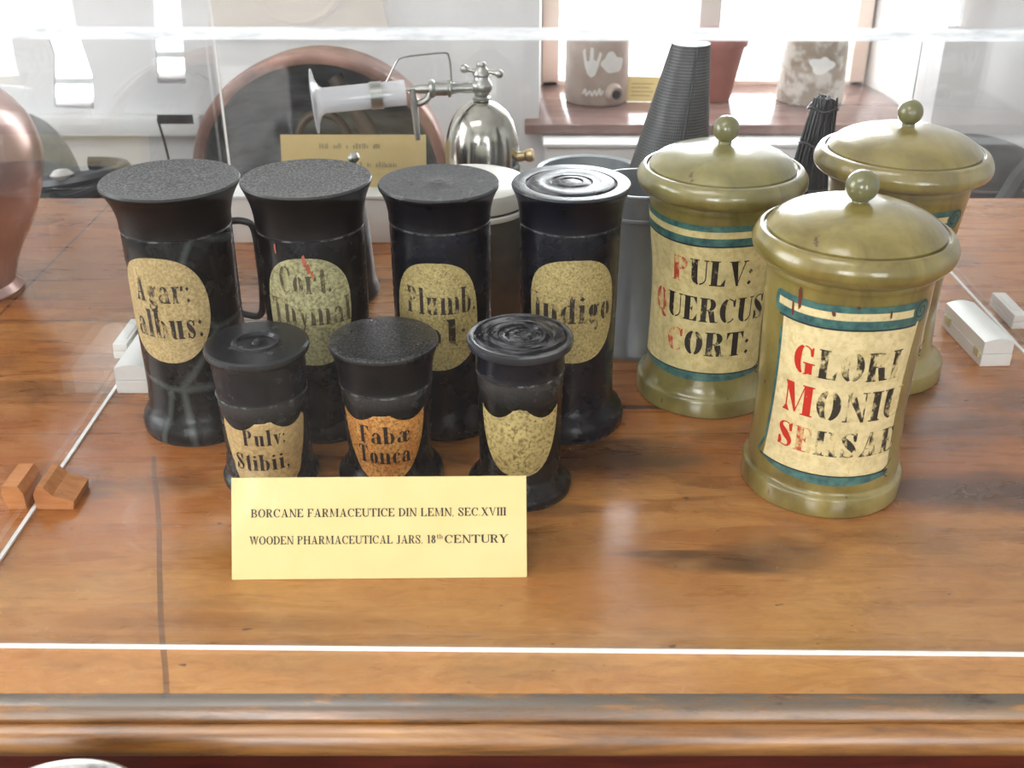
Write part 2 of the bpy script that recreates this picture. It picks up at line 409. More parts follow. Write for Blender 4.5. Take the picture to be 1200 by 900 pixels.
M['clothwhite'] = simple('pale_stone', srgb(206, 204, 200), None, .6)
M['sensorled'] = simple('yellowed_glue', srgb(192, 182, 132), srgb(206, 200, 160), .4, scale=60)

def mesh_cloth():
    m, nt, bs = mat('black_wire_mesh')
    tc = N(nt, 'ShaderNodeTexCoord').outputs['UV']
    s = N(nt, 'ShaderNodeSeparateXYZ'); nt.links.new(tc, s.inputs[0])
    def g(c, n):
        f = math_(nt, 'FRACT', math_(nt, 'MULTIPLY', c, n)); return math_(nt, 'GREATER_THAN', f, .76)
    l = math_(nt, 'MAXIMUM', g(s.outputs['X'], 88), g(s.outputs['Y'], 92))
    nz = noise(nt, coords(nt, (1, 1, 1)), 60, 3)
    c = mixc(nt, math_(nt, 'MULTIPLY', l, nz), srgb(20, 22, 26), srgb(120, 120, 118))
    nt.links.new(c, bs.inputs['Base Color']); bs.inputs['Roughness'].default_value = .45
    bump(nt, bs, l, .4, .0006); return m
M['mesh'] = mesh_cloth()

# ------------------------------------------------------------------ lettering: own serif glyphs from polygons
def glyph(c, T, t, g):
    P = []
    def Rr(x0, y0, x1, y1): P.append([(x0, y0), (x1, y0), (x1, y1), (x0, y1)])
    def Q(*p): P.append(list(p))
    def arc(cx, cy, rx, ry, a0, a1, tx, ty):
        n = max(2, int(abs(a1 - a0) / 14)); o = []
        for i in range(n + 1):
            a = R(a0 + (a1 - a0) * i / n); o.append(((cx + rx * math.cos(a), cy + ry * math.sin(a)), (cx + (rx - tx) * math.cos(a), cy + (ry - ty) * math.sin(a))))
        for (a, b), (c2, d) in zip(o, o[1:]): P.append([a, c2, d, b])
    def stroke(pts, ws):
        pw = catmull([(x, y, w) for (x, y), w in zip(pts, ws)], 4); o = []
        for i, (x, y, w) in enumerate(pw):
            a = pw[max(i - 1, 0)]; b = pw[min(i + 1, len(pw) - 1)]
            dx, dy = b[0] - a[0], b[1] - a[1]; l = math.hypot(dx, dy) or 1
            o.append(((x - dy / l * w / 2, y + dx / l * w / 2), (x + dy / l * w / 2, y - dx / l * w / 2)))
        for (a, b), (c2, d) in zip(o, o[1:]): P.append([a, b, d, c2])
    e = .065
    def stem(x, y0=0, y1=1, top=True, bot=True, w=None):
        w = w or T; Rr(x, y0, x + w, y1)
        if top: Rr(x - e, y1 - t, x + w + e, y1)
        if bot: Rr(x - e, y0, x + w + e, y0 + t)
    gp = 16 if g else 0     # half gap of a stencil bridge in degrees
    def O(cx, cy, rx, ry, left=True, right=True):
        if left: arc(cx, cy, rx, ry, 90 + gp, 270 - gp, T, t)
        if right: arc(cx, cy, rx, ry, -90 + gp, 90 - gp, T, t)
    X = .66
    adv = .7
    if c == 'I': stem(e); adv = T + 2 * e
    elif c == 'L': stem(e); Rr(e, 0, .62, t); Q((.46, t), (.62, t), (.64, .32)); adv = .66
    elif c == 'T':
        x = .36 - T / 2; stem(x, top=False); Rr(0, 1 - t, .72, 1); Q((0, 1), (0, .68), (.14, 1 - t)); Q((.72, 1), (.58, 1 - t), (.72, .68)); adv = .74
    elif c in 'PRB':
        stem(e); rx = .30 if c != 'B' else .28
        Rr(e + T, 1 - t, e + T + .1, 1); Rr(e + T, .48, e + T + .1, .48 + t)
        arc(e + T + .08, .74, rx, .26, -90 + gp, 90 - gp, T * .9, t); adv = e + T + .42
        if c == 'R': Q((e + T + .06, .48), (e + T + .06 + T, .48), (e + T + .40, 0), (e + T + .40 - T * .9, 0)); Rr(e + T + .3, 0, e + T + .48, t); adv += .06
        if c == 'B': Rr(e + T, 0, e + T + .1, t); arc(e + T + .1, .25, rx + .04, .27, -90, 90, T * .9, t); adv += .04
    elif c == 'D': stem(e); Rr(e + T, 1 - t, e + T + .1, 1); Rr(e + T, 0, e + T + .1, t); arc(e + T + .06, .5, .42, .5, -90 + gp, 90 - gp, T, t); adv = e + T + .5
    elif c == 'U':
        w = .7; stem(e, .28, 1, True, False); Rr(w - t - .02, .28, w - .02, 1); Rr(w - .14, 1 - t, w + .06, 1)
        cx = (e + w - .02) / 2; rx = (w - .02 - e) / 2
        arc(cx, .29, rx, .3, 180, 262, T, t); arc(cx, .29, rx, .3, 278 if g else 262, 360, t, t * 1.4); adv = w + .04
    elif c == 'V': Q((.05, 1), (.05 + T * 1.1, 1), (.40 + T * .25, 0), (.40 - T * .15, 0)); Q((.68 - t, 1), (.68, 1), (.42, 0), (.42 - t * .8, 0)); Rr(0, 1 - t, T + .14, 1); Rr(.56, 1 - t, .78, 1); adv = .76
    elif c == 'Y': Q((.05, 1), (.05 + T * 1.1, 1), (.36 + T * .6, .45), (.36 - T * .4, .45)); Q((.70 - t, 1), (.70, 1), (.42, .45), (.40 - t, .45)); Rr(.38 - T / 2, 0, .38 + T / 2, .47); Rr(0, 1 - t, T + .14, 1); Rr(.58, 1 - t, .78, 1); Rr(.24, 0, .52, t); adv = .76
    elif c == 'X': Q((.04, 1), (.04 + T * 1.1, 1), (.70, 0), (.70 - T * 1.1, 0)); Q((.62 - t, 1), (.62, 1), (.10 + t, 0), (.10, 0)); Rr(0, 1 - t, .28, 1); Rr(.5, 1 - t, .72, 1); Rr(0, 0, .22, t); Rr(.48, 0, .74, t); adv = .74
    elif c == 'W':
        for x in (0, .40): Q((x + .03, 1), (x + .03 + T, 1), (x + .28 + T * .2, 0), (x + .28 - T * .2, 0)); Q((x + .52 - t, 1), (x + .52, 1), (x + .30, 0), (x + .28 - t * .5, 0))
        Rr(-.02, 1 - t, .22, 1); Rr(.36, 1 - t, .58, 1); Rr(.84, 1 - t, 1.0, 1); adv = .98
    elif c in 'OQ':
        O(.38, .5, .37, .51); adv = .76
        if c == 'Q': stroke([(.34, .1), (.46, .0), (.58, -.12), (.74, -.14)], [t, T * .6, T * .6, t])
    elif c in 'CG':
        arc(.38, .5, .37, .51, 90 + gp, 270 - gp, T, t); arc(.38, .5, .37, .51, 40, 90, t * 1.5, t); arc(.38, .5, .37, .51, 270, 318, t * 1.5, t)
        Q((.60, .66), (.68, .66), (.68, .98), (.64, .98), (.56, .84)); adv = .72
        if c == 'G': Rr(.68 - T, .04, .68, .42); Rr(.68 - T - .08, .42 - t, .76, .42); adv = .78
    elif c == 'E':
        stem(e); Rr(e, 1 - t, .60, 1); Rr(e, .5 - t / 2, .42, .5 + t / 2); Rr(e, 0, .62, t)
        Q((.60, 1), (.46, 1 - t), (.60, .7)); Q((.46, t), (.62, 0), (.64, .32)); Q((.42, .36), (.42, .64), (.34, .5)); adv = .66
    elif c == 'F':
        stem(e); Rr(e, 1 - t, .60, 1); Rr(e, .5 - t / 2, .42, .5 + t / 2); Q((.60, 1), (.44, 1 - t), (.60, .68)); Q((.42, .36), (.42, .64), (.34, .5)); adv = .60
    elif c == 'H': stem(e); stem(.56); Rr(e, .5 - t / 2, .6, .5 + t / 2); adv = .56 + T + e
    elif c == 'J': stem(.20, .2, 1, True, False); stroke([(.20 + T / 2, .26), (.18 + T / 2, .06), (.10, .0), (.02, .08)], [T, T * .8, t, T * .7]); adv = .22 + T + .06
    elif c == 'S':
        stroke([(.50, .74), (.44, .93), (.30, .98), (.15, .93), (.11, .76), (.30, .52), (.50, .27), (.46, .06), (.28, .02), (.12, .08), (.07, .28)],
               [t, t, t, t * 1.6, T * .75, T * 1.12, T * .75, t * 1.6, t, t, t])
        Q((.47, .66), (.56, .66), (.56, 1.0), (.52, 1.0), (.42, .86)); Q((.04, .02), (.08, .0), (.20, .14), (.13, .36), (.04, .36)); adv = .62
    elif c == 'A':
        Q((.34, 1), (.40 + T * .3, 1), (.70, 0), (.70 - T * 1.15, 0)); Q((.36, 1), (.40, 1), (.12 + t, 0), (.12, 0)); Rr(.20, .30, .56, .30 + t)
        Rr(.02, 0, .26, t); Rr(.68 - T * 1.4, 0, .80, t)
        if g: Q((.02, 0), (.24, 0), (.20, .28))
        adv = .80
    elif c == 'M':
        if g: Q((.02, 0), (.26, 0), (.15, .24))
        Rr(.12, 0, .12 + t, 1); Rr(.02, 0, .26, t); Q((.06, 1), (.06 + T * 1.15, 1), (.48, .12), (.44, .02)); Q((.72, 1), (.74, .94), (.48, .06), (.44, .02)); stem(.72, w=T); adv = .80 + T
    elif c == 'N': Rr(.10, 0, .10 + t, 1); Rr(.0, 0, .22, t); Rr(.62, 0, .62 + t, 1); Rr(.52, 1 - t, .76, 1); Q((.02, 1), (.02 + T * 1.1, 1), (.66, .02), (.62, 0), (.62 - t, 0)); adv = .76
    elif c == '1': stem(.18, top=False); Q((.18, 1), (.04, .86), (.18, .88)); adv = .2 + T + .12
    elif c == '8': O(.25, .76, .2, .24); O(.25, .27, .24, .28); adv = .52
    # ------- lower case
    elif c == 'o': O(.29, .32, .29, .34); adv = .58
    elif c in 'bdqp':
        if c == 'b': stem(.0, 0, 1.0, True, False); Q((0, 0), (T, 0), (T, .12)); arc(T * .7 + .16, .32, .30, .34, -90 + gp, 90 - gp, T * .95, t); Rr(T * .6, .62, T * .8 + .12, .66); Rr(T * .6, 0, T * .8 + .12, t); adv = T * .7 + .48
        else: x = .42; stem(x, 0, 1.0, False, False); Rr(x - e, 1 - t, x + T, 1); Rr(x, 0, x + T + e, t); arc(.30, .32, .30, .34, 90 + gp, 270 - gp, T * .95, t); Rr(.30, .62, .46, .66); Rr(.30, 0, .46, t); adv = x + T + .06
    elif c == 'a':
        stem(.36, 0, .46, False, False); Rr(.36, 0, .36 + T + e, t * 1.4); arc(.32, .44, .24, .22, 0, 150, T * .8, t); Q((.06, .42), (.2, .42), (.2, .52), (.12, .56))
        arc(.24, .18, .24, .19, 90 + gp, 270 - gp, T * .9, t); Rr(.24, .34, .40, .37); Rr(.22, 0, .38, t); adv = .36 + T + .07
    elif c == 'æ':
        arc(.24, .18, .24, .19, 90 + gp, 270 - gp, T * .9, t); Rr(.24, .34, .40, .37); Rr(.22, 0, .38, t); arc(.32, .44, .24, .22, 60, 150, T * .8, t)
        stem(.36, .04, .6, False, False); arc(.58, .33, .26, .34, 200, 330, t * 2, t * 1.4); arc(.60, .46, .22, .2, 0, 150, T * .6, t); Rr(.5, .38, .82, .38 + t); adv = .86
    elif c == 'c': arc(.29, .32, .29, .34, 90 + gp, 270 - gp, T, t); arc(.29, .32, .29, .34, 50, 90, t, t); arc(.29, .32, .29, .34, 270, 320, t, t); Q((.36, .44), (.5, .46), (.5, .60), (.40, .62)); adv = .54
    elif c == 'e': arc(.29, .32, .29, .34, 90, 270, T, t); arc(.29, .32, .29, .34, 0, 90, T * .8, t); arc(.29, .32, .29, .34, 270, 330, t, t); Rr(.1, .32, .55, .32 + t); adv = .58
    elif c == 'f': stem(.1, 0, .8, False, True); arc(.34, .8, .24, .2, 70, 180, T, t); Rr(0, .62, .36, .66); adv = .42
    elif c == 'g':
        O(.26, .42, .24, .24); stroke([(.16, .16), (.10, .08), (.24, .0), (.44, -.06), (.44, -.22), (.24, -.28), (.06, -.2), (.10, -.06)], [t, t * 1.5, T * .8, T * .9, T * .6, t, t * 1.5, t * 1.5]); Q((.44, .60), (.58, .66), (.58, .56), (.46, .54)); adv = .58
    elif c in 'hnmru':
        if c == 'u':
            stem(.06, .14, X, False, False); Rr(0, X - t, .06, X); arc(.26, .18, .2, .19, 180, 300, T, t); stem(.42, 0, X, False, False); Rr(.36, X - t, .42, X); Rr(.42, 0, .42 + T + e, t); adv = .42 + T + .08
        else:
            stem(.06, 0, 1.0 if c == 'h' else X, False, True); Rr(0, (1.0 if c == 'h' else X) - t, .08, 1.0 if c == 'h' else X); adv = .06 + T + .06
            if c == 'r': arc(.30 + T * .3, .46, .16, .2, 60, 170, t, t); Q((.24 + T, .46), (.40 + T, .5), (.40 + T, .66), (.28 + T, .66)); adv = .42 + T
            n = {'h': 1, 'n': 1, 'm': 2, 'r': 0}[c]
            for k in range(n):
                x = .06 + (k + 1) * (.20 + T); stem(x, 0, .48, False, True); arc(x + T - .2, .47, .2, .19, 0, 120, T, t); adv = x + T + .08
    elif c in 'il':
        h = 1.0 if c == 'l' else X
        stem(.07, 0, h, False, True); Q((0, h), (.07, h), (.07, h - .12)); adv = T + .15
        if c == 'i': Q((.05, .86), (.07 + T / 2, .78), (.09 + T, .86), (.07 + T / 2, .96))
    elif c == 's':
        stroke([(.36, .50), (.28, .62), (.16, .62), (.08, .52), (.20, .34), (.34, .18), (.28, .04), (.16, .02), (.06, .14)], [t, t, t * 1.4, T * .6, T * .95, T * .6, t * 1.4, t, t]); Q((.32, .44), (.40, .44), (.40, .66), (.34, .62)); Q((.03, .0), (.08, .02), (.12, .2), (.03, .22)); adv = .46
    elif c == 't': stem(.10, .06, .86, False, False); Q((.10, .86), (.10 + T, .98), (.10 + T, .8)); Rr(0, .62, .36, .66); stroke([(.10 + T / 2, .12), (.2 + T / 2, .0), (.32, .08)], [T, t * 2, t]); adv = .38
    elif c == 'v': Q((.03, X), (.03 + T * 1.1, X), (.28 + T * .2, 0), (.28 - T * .1, 0)); Q((.50 - t, X), (.50, X), (.30, 0), (.28, 0)); Rr(0, X - t, .26, X); Rr(.40, X - t, .56, X); adv = .54
    elif c == 'y': Q((.03, X), (.03 + T * 1.1, X), (.30 + T * .2, 0), (.28 - T * .1, 0)); stroke([(.5, X), (.34, .1), (.24, -.2), (.08, -.22)], [t, t * 1.3, t * 1.6, T * .7]); Rr(0, X - t, .26, X); Rr(.40, X - t, .56, X); adv = .54
    elif c in '.,:': 
        d = max(T * .8, .09)
        Q((0, d / 2), (d / 2, 0), (d, d / 2), (d / 2, d)); adv = d + .06
        if c == ',': Q((d * .4, .04), (d, d / 2), (d * .3, -.18))
        if c == ':': Q((0, .45 + d / 2), (d / 2, .45), (d, .45 + d / 2), (d / 2, .45 + d))
    elif c == "'": Q((.02, 1.12), (.10, 1.02), (.16, 1.2)); adv = 0
    elif c == ' ': adv = .30
    return P, adv

def text_polys(s, x0, x1, base, cap, T, t, g=False, slope=0, track=.07, only=None):
    out = []; x = 0; items = []
    for i, ch in enumerate(s):
        P, a = glyph(ch, T, t, g); items.append((i, x, P)); x += a + (track if ch != "'" else 0)
    w = x - track; k = (x1 - x0) / w
    for i, xo, P in items:
        if only is not None and not only(i): continue
        for p in P: out.append([(x0 + (px + xo) * k, base + py * cap + slope * (px + xo) * k) for px, py in p])
    return out

def polys_to_bm(polys):
    bm = bmesh.new()
    for p in polys:
        try: bm.faces.new([bm.verts.new((x, z, 0)) for x, z in p])
        except ValueError: pass
    return bm

def rfun(profile):
    pr = sorted([(z, r) for r, z in profile])
    def f(z):
        if z <= pr[0][0]: return pr[0][1]
        for (z0, r0), (z1, r1) in zip(pr, pr[1:]):
            if z0 <= z <= z1: return r0 if z1 - z0 < 1e-9 else r0 + (r1 - r0) * (z - z0) / (z1 - z0)
        return pr[-1][1]
    return f

def wrap(bm, r0, rf, off, ds=.0035, dz=.006):
    xs = [v.co.x for v in bm.verts]; zs = [v.co.y for v in bm.verts]
    def cut(lo, hi, step, n):
        k = math.floor(lo / step) + 1
        while k * step < hi:
            co = (k * step, 0, 0) if n[0] else (0, k * step, 0)
            bmesh.ops.bisect_plane(bm, geom=bm.verts[:] + bm.edges[:] + bm.faces[:], plane_co=co, plane_no=n); k += 1
    cut(min(xs), max(xs), ds, (1, 0, 0))
    if dz: cut(min(zs), max(zs), dz, (0, 1, 0))
    for v in bm.verts:
        s, z = v.co.x, v.co.y; a = s / r0; r = rf(z) + off
        v.co = (r * math.sin(a), -r * math.cos(a), z)
    bm.normal_update()
    for f in bm.faces:
        c = f.calc_center_median()
        if f.normal.x * c.x + f.normal.y * c.y < 0: f.normal_flip()
    return bm

def patch(outline):
    bm = bmesh.new(); bm.faces.new([bm.verts.new((s, z, 0)) for s, z in outline])
    bmesh.ops.triangulate(bm, faces=bm.faces[:]); return bm

def decal(name, polys, r0, rf, off, m, parent, outline=False, dz=.006):
    bm = patch(polys) if outline else polys_to_bm(polys)
    NOFLIP.add(name)
    return obj(name, wrap(bm, r0, rf, off, dz=dz), m, parent, smooth=False)

def band(s0, s1, zlo, zhi, n=24):
    """strip in (s, z) whose edges are functions of s"""
    P = []
    for i in range(n):
        a = s0 + (s1 - s0) * i / n; b = s0 + (s1 - s0) * (i + 1) / n
        P.append([(a, zlo(a)), (b, zlo(b)), (b, zhi(b)), (a, zhi(a))])
    return P

def ribbon(pts, w):
    """constant width stroke polygons in (s, z)"""
    o = []; ww = w if isinstance(w, list) else [w] * len(pts)
    for i, (x, y) in enumerate(pts):
        a = pts[max(i - 1, 0)]; b = pts[min(i + 1, len(pts) - 1)]; dx, dy = b[0] - a[0], b[1] - a[1]; l = math.hypot(dx, dy) or 1
        o.append(((x - dy / l * ww[i] / 2, y + dx / l * ww[i] / 2), (x + dy / l * ww[i] / 2, y - dx / l * ww[i] / 2)))
    return [[a, b, d, c] for (a, b), (c, d) in zip(o, o[1:])]

# ------------------------------------------------------------------ room
XL, XR, YB, YF, ZF, ZC = -2.35, 2.6, 2.2, -2.75, -.8, 2.25
tag(obj('floor', B(XL, XR, YF, YB + .4, ZF - .05, ZF), M['floor'], smooth=False), kind='structure')
tag(obj('ceiling', B(XL, XR, YF, YB + .4, ZC, ZC + .05), M['ceil'], smooth=False), kind='structure')

def holed_wall(name, place, rect, holes, depth):
    """wall face with holes (list of (front loop, back loop)) plus the reveals; place maps (u, v, d) to a point"""
    bm = bmesh.new(); es = []
    def loop(pts, d):
        vs = [bm.verts.new(place(u, v, d)) for u, v in pts]; return vs
    def edges(vs): return [bm.edges.new((vs[i], vs[(i + 1) % len(vs)])) for i in range(len(vs))]
    outer = loop(rect, 0); es += edges(outer); fl = []
    for f, b in holes:
        vs = loop(f, 0); es += edges(vs); fl.append(vs)
    bmesh.ops.triangle_fill(bm, use_beauty=True, edges=es)
    outer_b = loop(rect, depth); eb = edges(outer_b)
    for (f, b), vs in zip(holes, fl):
        vb = loop(b, depth); eb += edges(vb)
        for i in range(len(vs)):
            j = (i + 1) % len(vs); bm.faces.new((vs[i], vs[j], vb[j], vb[i]))
    bmesh.ops.triangle_fill(bm, use_beauty=True, edges=eb)
    for i in range(4): bm.faces.new((outer[i], outer[(i + 1) % 4], outer_b[(i + 1) % 4], outer_b[i]))
    return tag(obj(name, bm, M['wall'], smooth=False), kind='structure')

W1F = [(.048, -.056), (.83, -.056), (.83, 1.35), (.048, 1.35)]; W1B = [(.06, -.056), (.775, -.056), (.775, 1.3), (.06, 1.3)]
W2F = [(-.912, -.023), (-.835, -.028), (-.826, .036), (-.836, .10), (-.858, .18), (-.885, .25), (-.915, .33), (-.985, .33), (-.93, .22), (-.905, .15), (-.893, .08)]
W3F = [(-.70, .023), (-.645, .023), (-.640, .10), (-.634, .18), (-.630, .33), (-.675, .33), (-.681, .24), (-.69, .15)]
spl = lambda L: [(u * 1.15, .52 + (v - .52) * 1.15) for u, v in L]
shr = lambda L, c, k: [(c[0] + (u - c[0]) * k, c[1] + (v - c[1]) * k) for u, v in L]
holed_wall('wall_back', lambda u, v, d: (u, YB + d, v), [(XL, ZF), (XR, ZF), (XR, ZC), (XL, ZC)],
           [(W1F, W1B), (W2F, spl(W2F)), (W3F, spl(W3F))], .34)
wl = [(.05, .15), (1.45, .15), (1.45, 1.55), (.05, 1.55)]
holed_wall('wall_left', lambda u, v, d: (XL - d, u, v), [(YF, ZF), (YB, ZF), (YB, ZC), (YF, ZC)], [(wl, wl)], .2)
tag(obj('wall_right', B(XR, XR + .2, YF, YB + .34, ZF, ZC), M['wall'], smooth=False), kind='structure')
wa = [(-1.7, .2), (-.6, .2), (-.6, 1.7), (-1.7, 1.7)]; wb = [(.6, .2), (1.7, .2), (1.7, 1.7), (.6, 1.7)]
holed_wall('wall_front', lambda u, v, d: (u, YF - d, v), [(XL, ZF), (XR, ZF), (XR, ZC), (XL, ZC)], [(wa, wa), (wb, wb)], .2)

w1 = empty('window_1', (0, YB + .3, 0)); tag(w1, kind='structure')
bm = bmesh.new()
box(bm, .06, .098, -.01, .05, -.05, 1.3, .004); box(bm, .742, .776, -.01, .05, -.05, 1.3, .004); box(bm, .06, .776, -.01, .05, -.056, -.036, .003); box(bm, .06, .776, -.01, .05, 1.26, 1.3, .003)
obj('window_frame', bm, M['framewood'], w1)
obj('mullion', B(.398, .446, -.02, .04, -.04, 1.28, .004), M['frame'], w1)
obj('pane', B(.098, .398, .016, .022, -.04, 1.27), M['pane'], w1); obj('pane', B(.446, .742, .016, .022, -.04, 1.27), M['pane'], w1)
for i, (L, c) in enumerate(((spl(W2F), 0), (spl(W3F), 0))):
    u0, u1 = min(p[0] for p in L), max(p[0] for p in L); v0, v1 = min(p[1] for p in L), max(p[1] for p in L)
    w = empty('window_%d' % (i + 2), (0, YB + .335, 0)); tag(w, kind='structure')
    bm = bmesh.new(); zz = v0 + .055
    box(bm, u0, u1, 0, .03, zz, zz + .014, .003); box(bm, u0, u1, 0, .03, v1 - .02, v1, .003)
    obj('window_frame', bm, M['radiator'], w)
    obj('pane', B(u0, u1, .01, .016, zz, v1), M['pane'], w)
    obj('window_sill', B(u0, u1, -.05, .03, v0 - .02, v0 + .022, .004), M['palepink'], w)
obj('window_sill', B(.02, .80, YB - .045, YB + .305, -.067, -.046, .004), M['sill']); o = bpy.data.objects['window_sill']
for o in list(S.objects):
    if o.name.startswith('window_sill') and o.parent is None: o.name = 'trim_2'; tag(o, kind='structure')
tag(obj('trim_1', B(XL, -.62, YB - .03, YB, -.075, -.035, .006), M['radiator']), kind='structure')

# radiator under the window
r = empty('radiator', (.46, YB - .05, -.07), 0, 'white panel radiator under the red-brown window sill', 'radiator')
bm = bmesh.new(); box(bm, -.40, .40, -.045, .035, -.56, -.004, .008)
obj('body', bm, M['radiator'], r)
bm = bmesh.new()
for k in range(26): box(bm, -.38 + k * .03, -.362 + k * .03, -.047, -.0445, -.53, -.05, .0008)
obj('front_ribs', bm, M['radiator'], r)
obj('top_grille', B(-.405, .405, -.052, .04, -.006, .001, .002), M['radiator'], r)

# ------------------------------------------------------------------ table
tb = empty('table', (0, 0, 0), 0, 'long varnished brown wooden table with a worn moulded front edge', 'table')
X0, X1 = -1.05, 1.15
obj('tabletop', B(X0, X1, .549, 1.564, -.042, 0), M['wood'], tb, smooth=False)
prof = catmull([(.5495, -.0006), (.546, -.0016), (.541, -.0045), (.5375, -.009), (.536, -.0125), (.5375, -.0152)], 4)[:-1] + \
       catmull([(.5375, -.0152), (.5345, -.0160), (.5300, -.0190), (.5268, -.0245), (.5262, -.0310), (.530, -.0370), (.538, -.0405), (.5495, -.042)], 4)
obj('front_moulding', prism_x(prof, X0, X1), M['edge'], tb, angle=30)
obj('apron', B(X0 + .06, X1 - .06, .61, 1.53, -.17, -.042), M['redwood'], tb, smooth=False)
legp = [(0.0, -.8), (.032, -.8), (.036, -.76), (.028, -.70), (.034, -.5), (.042, -.34), (.034, -.30), (.046, -.27), (.046, -.17), (0, -.17)]
for x in (X0 + .12, X1 - .12):
    for y in (.65, 1.47):
        obj('leg', lathe(legp, 32, M=Matrix.Translation((x, y, 0))), M['redwood'], tb)

# ------------------------------------------------------------------ acrylic display case
cx0, cx1, cy1, ct = -.396, .538, 1.505, .4098
fy = lambda x: .5895 - .0128 * x
case = empty('display_case', (0, 0, 0), 0, 'clear acrylic display case covering the jars on the table', 'display case')
def slab(p, th):
    """p: four corners (x, y) around, extruded from z th[0] to th[1]"""
    bm = bmesh.new(); a = [bm.verts.new((x, y, th[0])) for x, y in p]; b = [bm.verts.new((x, y, th[1])) for x, y in p]
    for i in range(4): bm.faces.new((a[i], a[(i + 1) % 4], b[(i + 1) % 4], b[i]))
    bm.faces.new(a); bm.faces.new(b); return bm
T6 = .006
obj('front_panel', slab([(cx0, fy(cx0)), (cx1, fy(cx1)), (cx1, fy(cx1) + T6), (cx0, fy(cx0) + T6)], (.0005, ct)), M['acrylic'], case, smooth=False)
obj('back_panel', B(cx0, cx1, cy1, cy1 + T6, .0005, ct), M['acrylic'], case, smooth=False)
obj('side_panel', slab([(cx0 - T6, fy(cx0)), (cx0, fy(cx0)), (cx0, cy1 + T6), (cx0 - T6, cy1 + T6)], (.0005, ct)), M['acrylic'], case, smooth=False)
obj('side_panel', slab([(cx1, fy(cx1)), (cx1 + T6, fy(cx1)), (cx1 + T6, cy1 + T6), (cx1, cy1 + T6)], (.0005, ct)), M['acrylic'], case, smooth=False)
obj('top_panel', slab([(cx0 - T6, fy(cx0) - .0005), (cx1 + T6, fy(cx1) - .0005), (cx1 + T6, cy1 + T6), (cx0 - T6, cy1 + T6)], (ct, ct + .0055)), M['acrylic'], case, smooth=False)
# polished saw-cut edge of the top sheet and pale corner joints; white bottom strips added to copy the panel edges' glimmer
obj('top_edge', slab([(cx0 - T6, fy(cx0) - .0022), (cx1 + T6, fy(cx1) - .0022), (cx1 + T6, fy(cx1) - .0006), (cx0 - T6, fy(cx0) - .0006)], (ct - .0005, ct + .0055)), M['acryl_edge'], case, smooth=False)
obj('edge_glimmer_strip', slab([(cx0 - T6, fy(cx0) - .0020), (cx1 + T6, fy(cx1) - .0020), (cx1 + T6, fy(cx1) - .0002), (cx0 - T6, fy(cx0) - .0002)], (.0003, .0032)), M['bright_edge'], case, smooth=False)
obj('edge_glimmer_strip', B(cx0 - .0022, cx0 + .0012, fy(cx0) + T6, cy1, .0003, .0022), M['bright_edge'], case, smooth=False)
obj('edge_glimmer_strip', B(cx1 - .0012, cx1 + .0022, fy(cx1) + T6, cy1, .0003, .0022), M['bright_edge'], case, smooth=False)
obj('corner_joint', B(cx0 - .0016, cx0 + .0012, cy1 - .0012, cy1 + .0016, .0003, ct), M['bright_edge'], case, smooth=False)
obj('corner_joint', B(cx1 - .0006, cx1 + .0006, cy1 - .0006, cy1 + .0006, .0003, ct), M['zinc'], case, smooth=False)

# ------------------------------------------------------------------ black wooden jars
def oval(c, z, a, b, n=56, sq=2.25, jit=.012, seed=0):
    rnd = random.Random(seed); ph = [rnd.uniform(0, 6.28) for _ in range(4)]; o = []
    for i in range(n):
        t = 2 * math.pi * i / n; k = 1 + jit * sum(math.sin((j + 2) * t + ph[j]) for j in range(4)) / 2
        cs, sn = math.cos(t), math.sin(t)
        o.append((c + a * k * math.copysign(abs(cs) ** (2 / sq), cs), z + b * k * math.copysign(abs(sn) ** (2 / sq), sn)))
    return o

def shield(sl, sr, zc, zpk, zlo, zb, n=10):
    c = (sl + sr) / 2; h = (sr - sl) / 2; o = []
    for i in range(2 * n + 1):          # right corner round the bottom to the left corner
        t = math.pi * i / (2 * n)
        o.append((c + h * math.copysign(abs(math.cos(t)) ** .75, math.cos(t)), zc + (zb - zc) * (.0 + 1.0 * math.sin(t) ** 1.05)))
    for i in range(1, n + 1):
        t = i / n; o.append((sl + h * t, zc + (zpk - zc) * t - 4 * t * (1 - t) * ((zc + zpk) / 2 - zlo)))
    for i in range(1, n):
        t = i / n; o.append((c + h * t, zpk + (zc - zpk) * t - 4 * t * (1 - t) * ((zc + zpk) / 2 - zlo)))
    return o

def face_cam(x, y): return -math.atan2(x, y)

def black_jar(name, x, y, label, body, lid, bm_mat, lid_mat, lab, lab_mat, r0, texts, ink_mat, rz=None, T=.23, t=.05):
    t0 = empty(name, (x, y, 0), face_cam(x, y) if rz is None else rz, label, 'jar', 'black wooden pharmacy jars')
    obj('body', lathe(body), bm_mat, t0, angle=35)
    obj('lid', lathe(lid), lid_mat, t0, angle=35)
    zs = max(z for r, z in body)
    rs = max(r for r, z in body if abs(z - zs) < .002)
    obj('seam_ring', lathe([(rs - .0002, zs - .0008), (rs + .0009, zs - .0006), (rs + .0011, zs + .0002), (rs + .0002, zs + .0008)], 96, close=True), SEAM, t0)
    rf = rfun(body)
    l = decal('label', lab, r0, rf, .0004, lab_mat, t0, outline=True)
    if texts:
        P = []
        for a in texts: P += text_polys(a[0], a[1], a[2], a[3], a[4], T, t, True, slope=a[5] if len(a) > 5 else 0, track=.12)
        decal('lettering', P, r0, rf, .0007, ink_mat, l)
    return t0

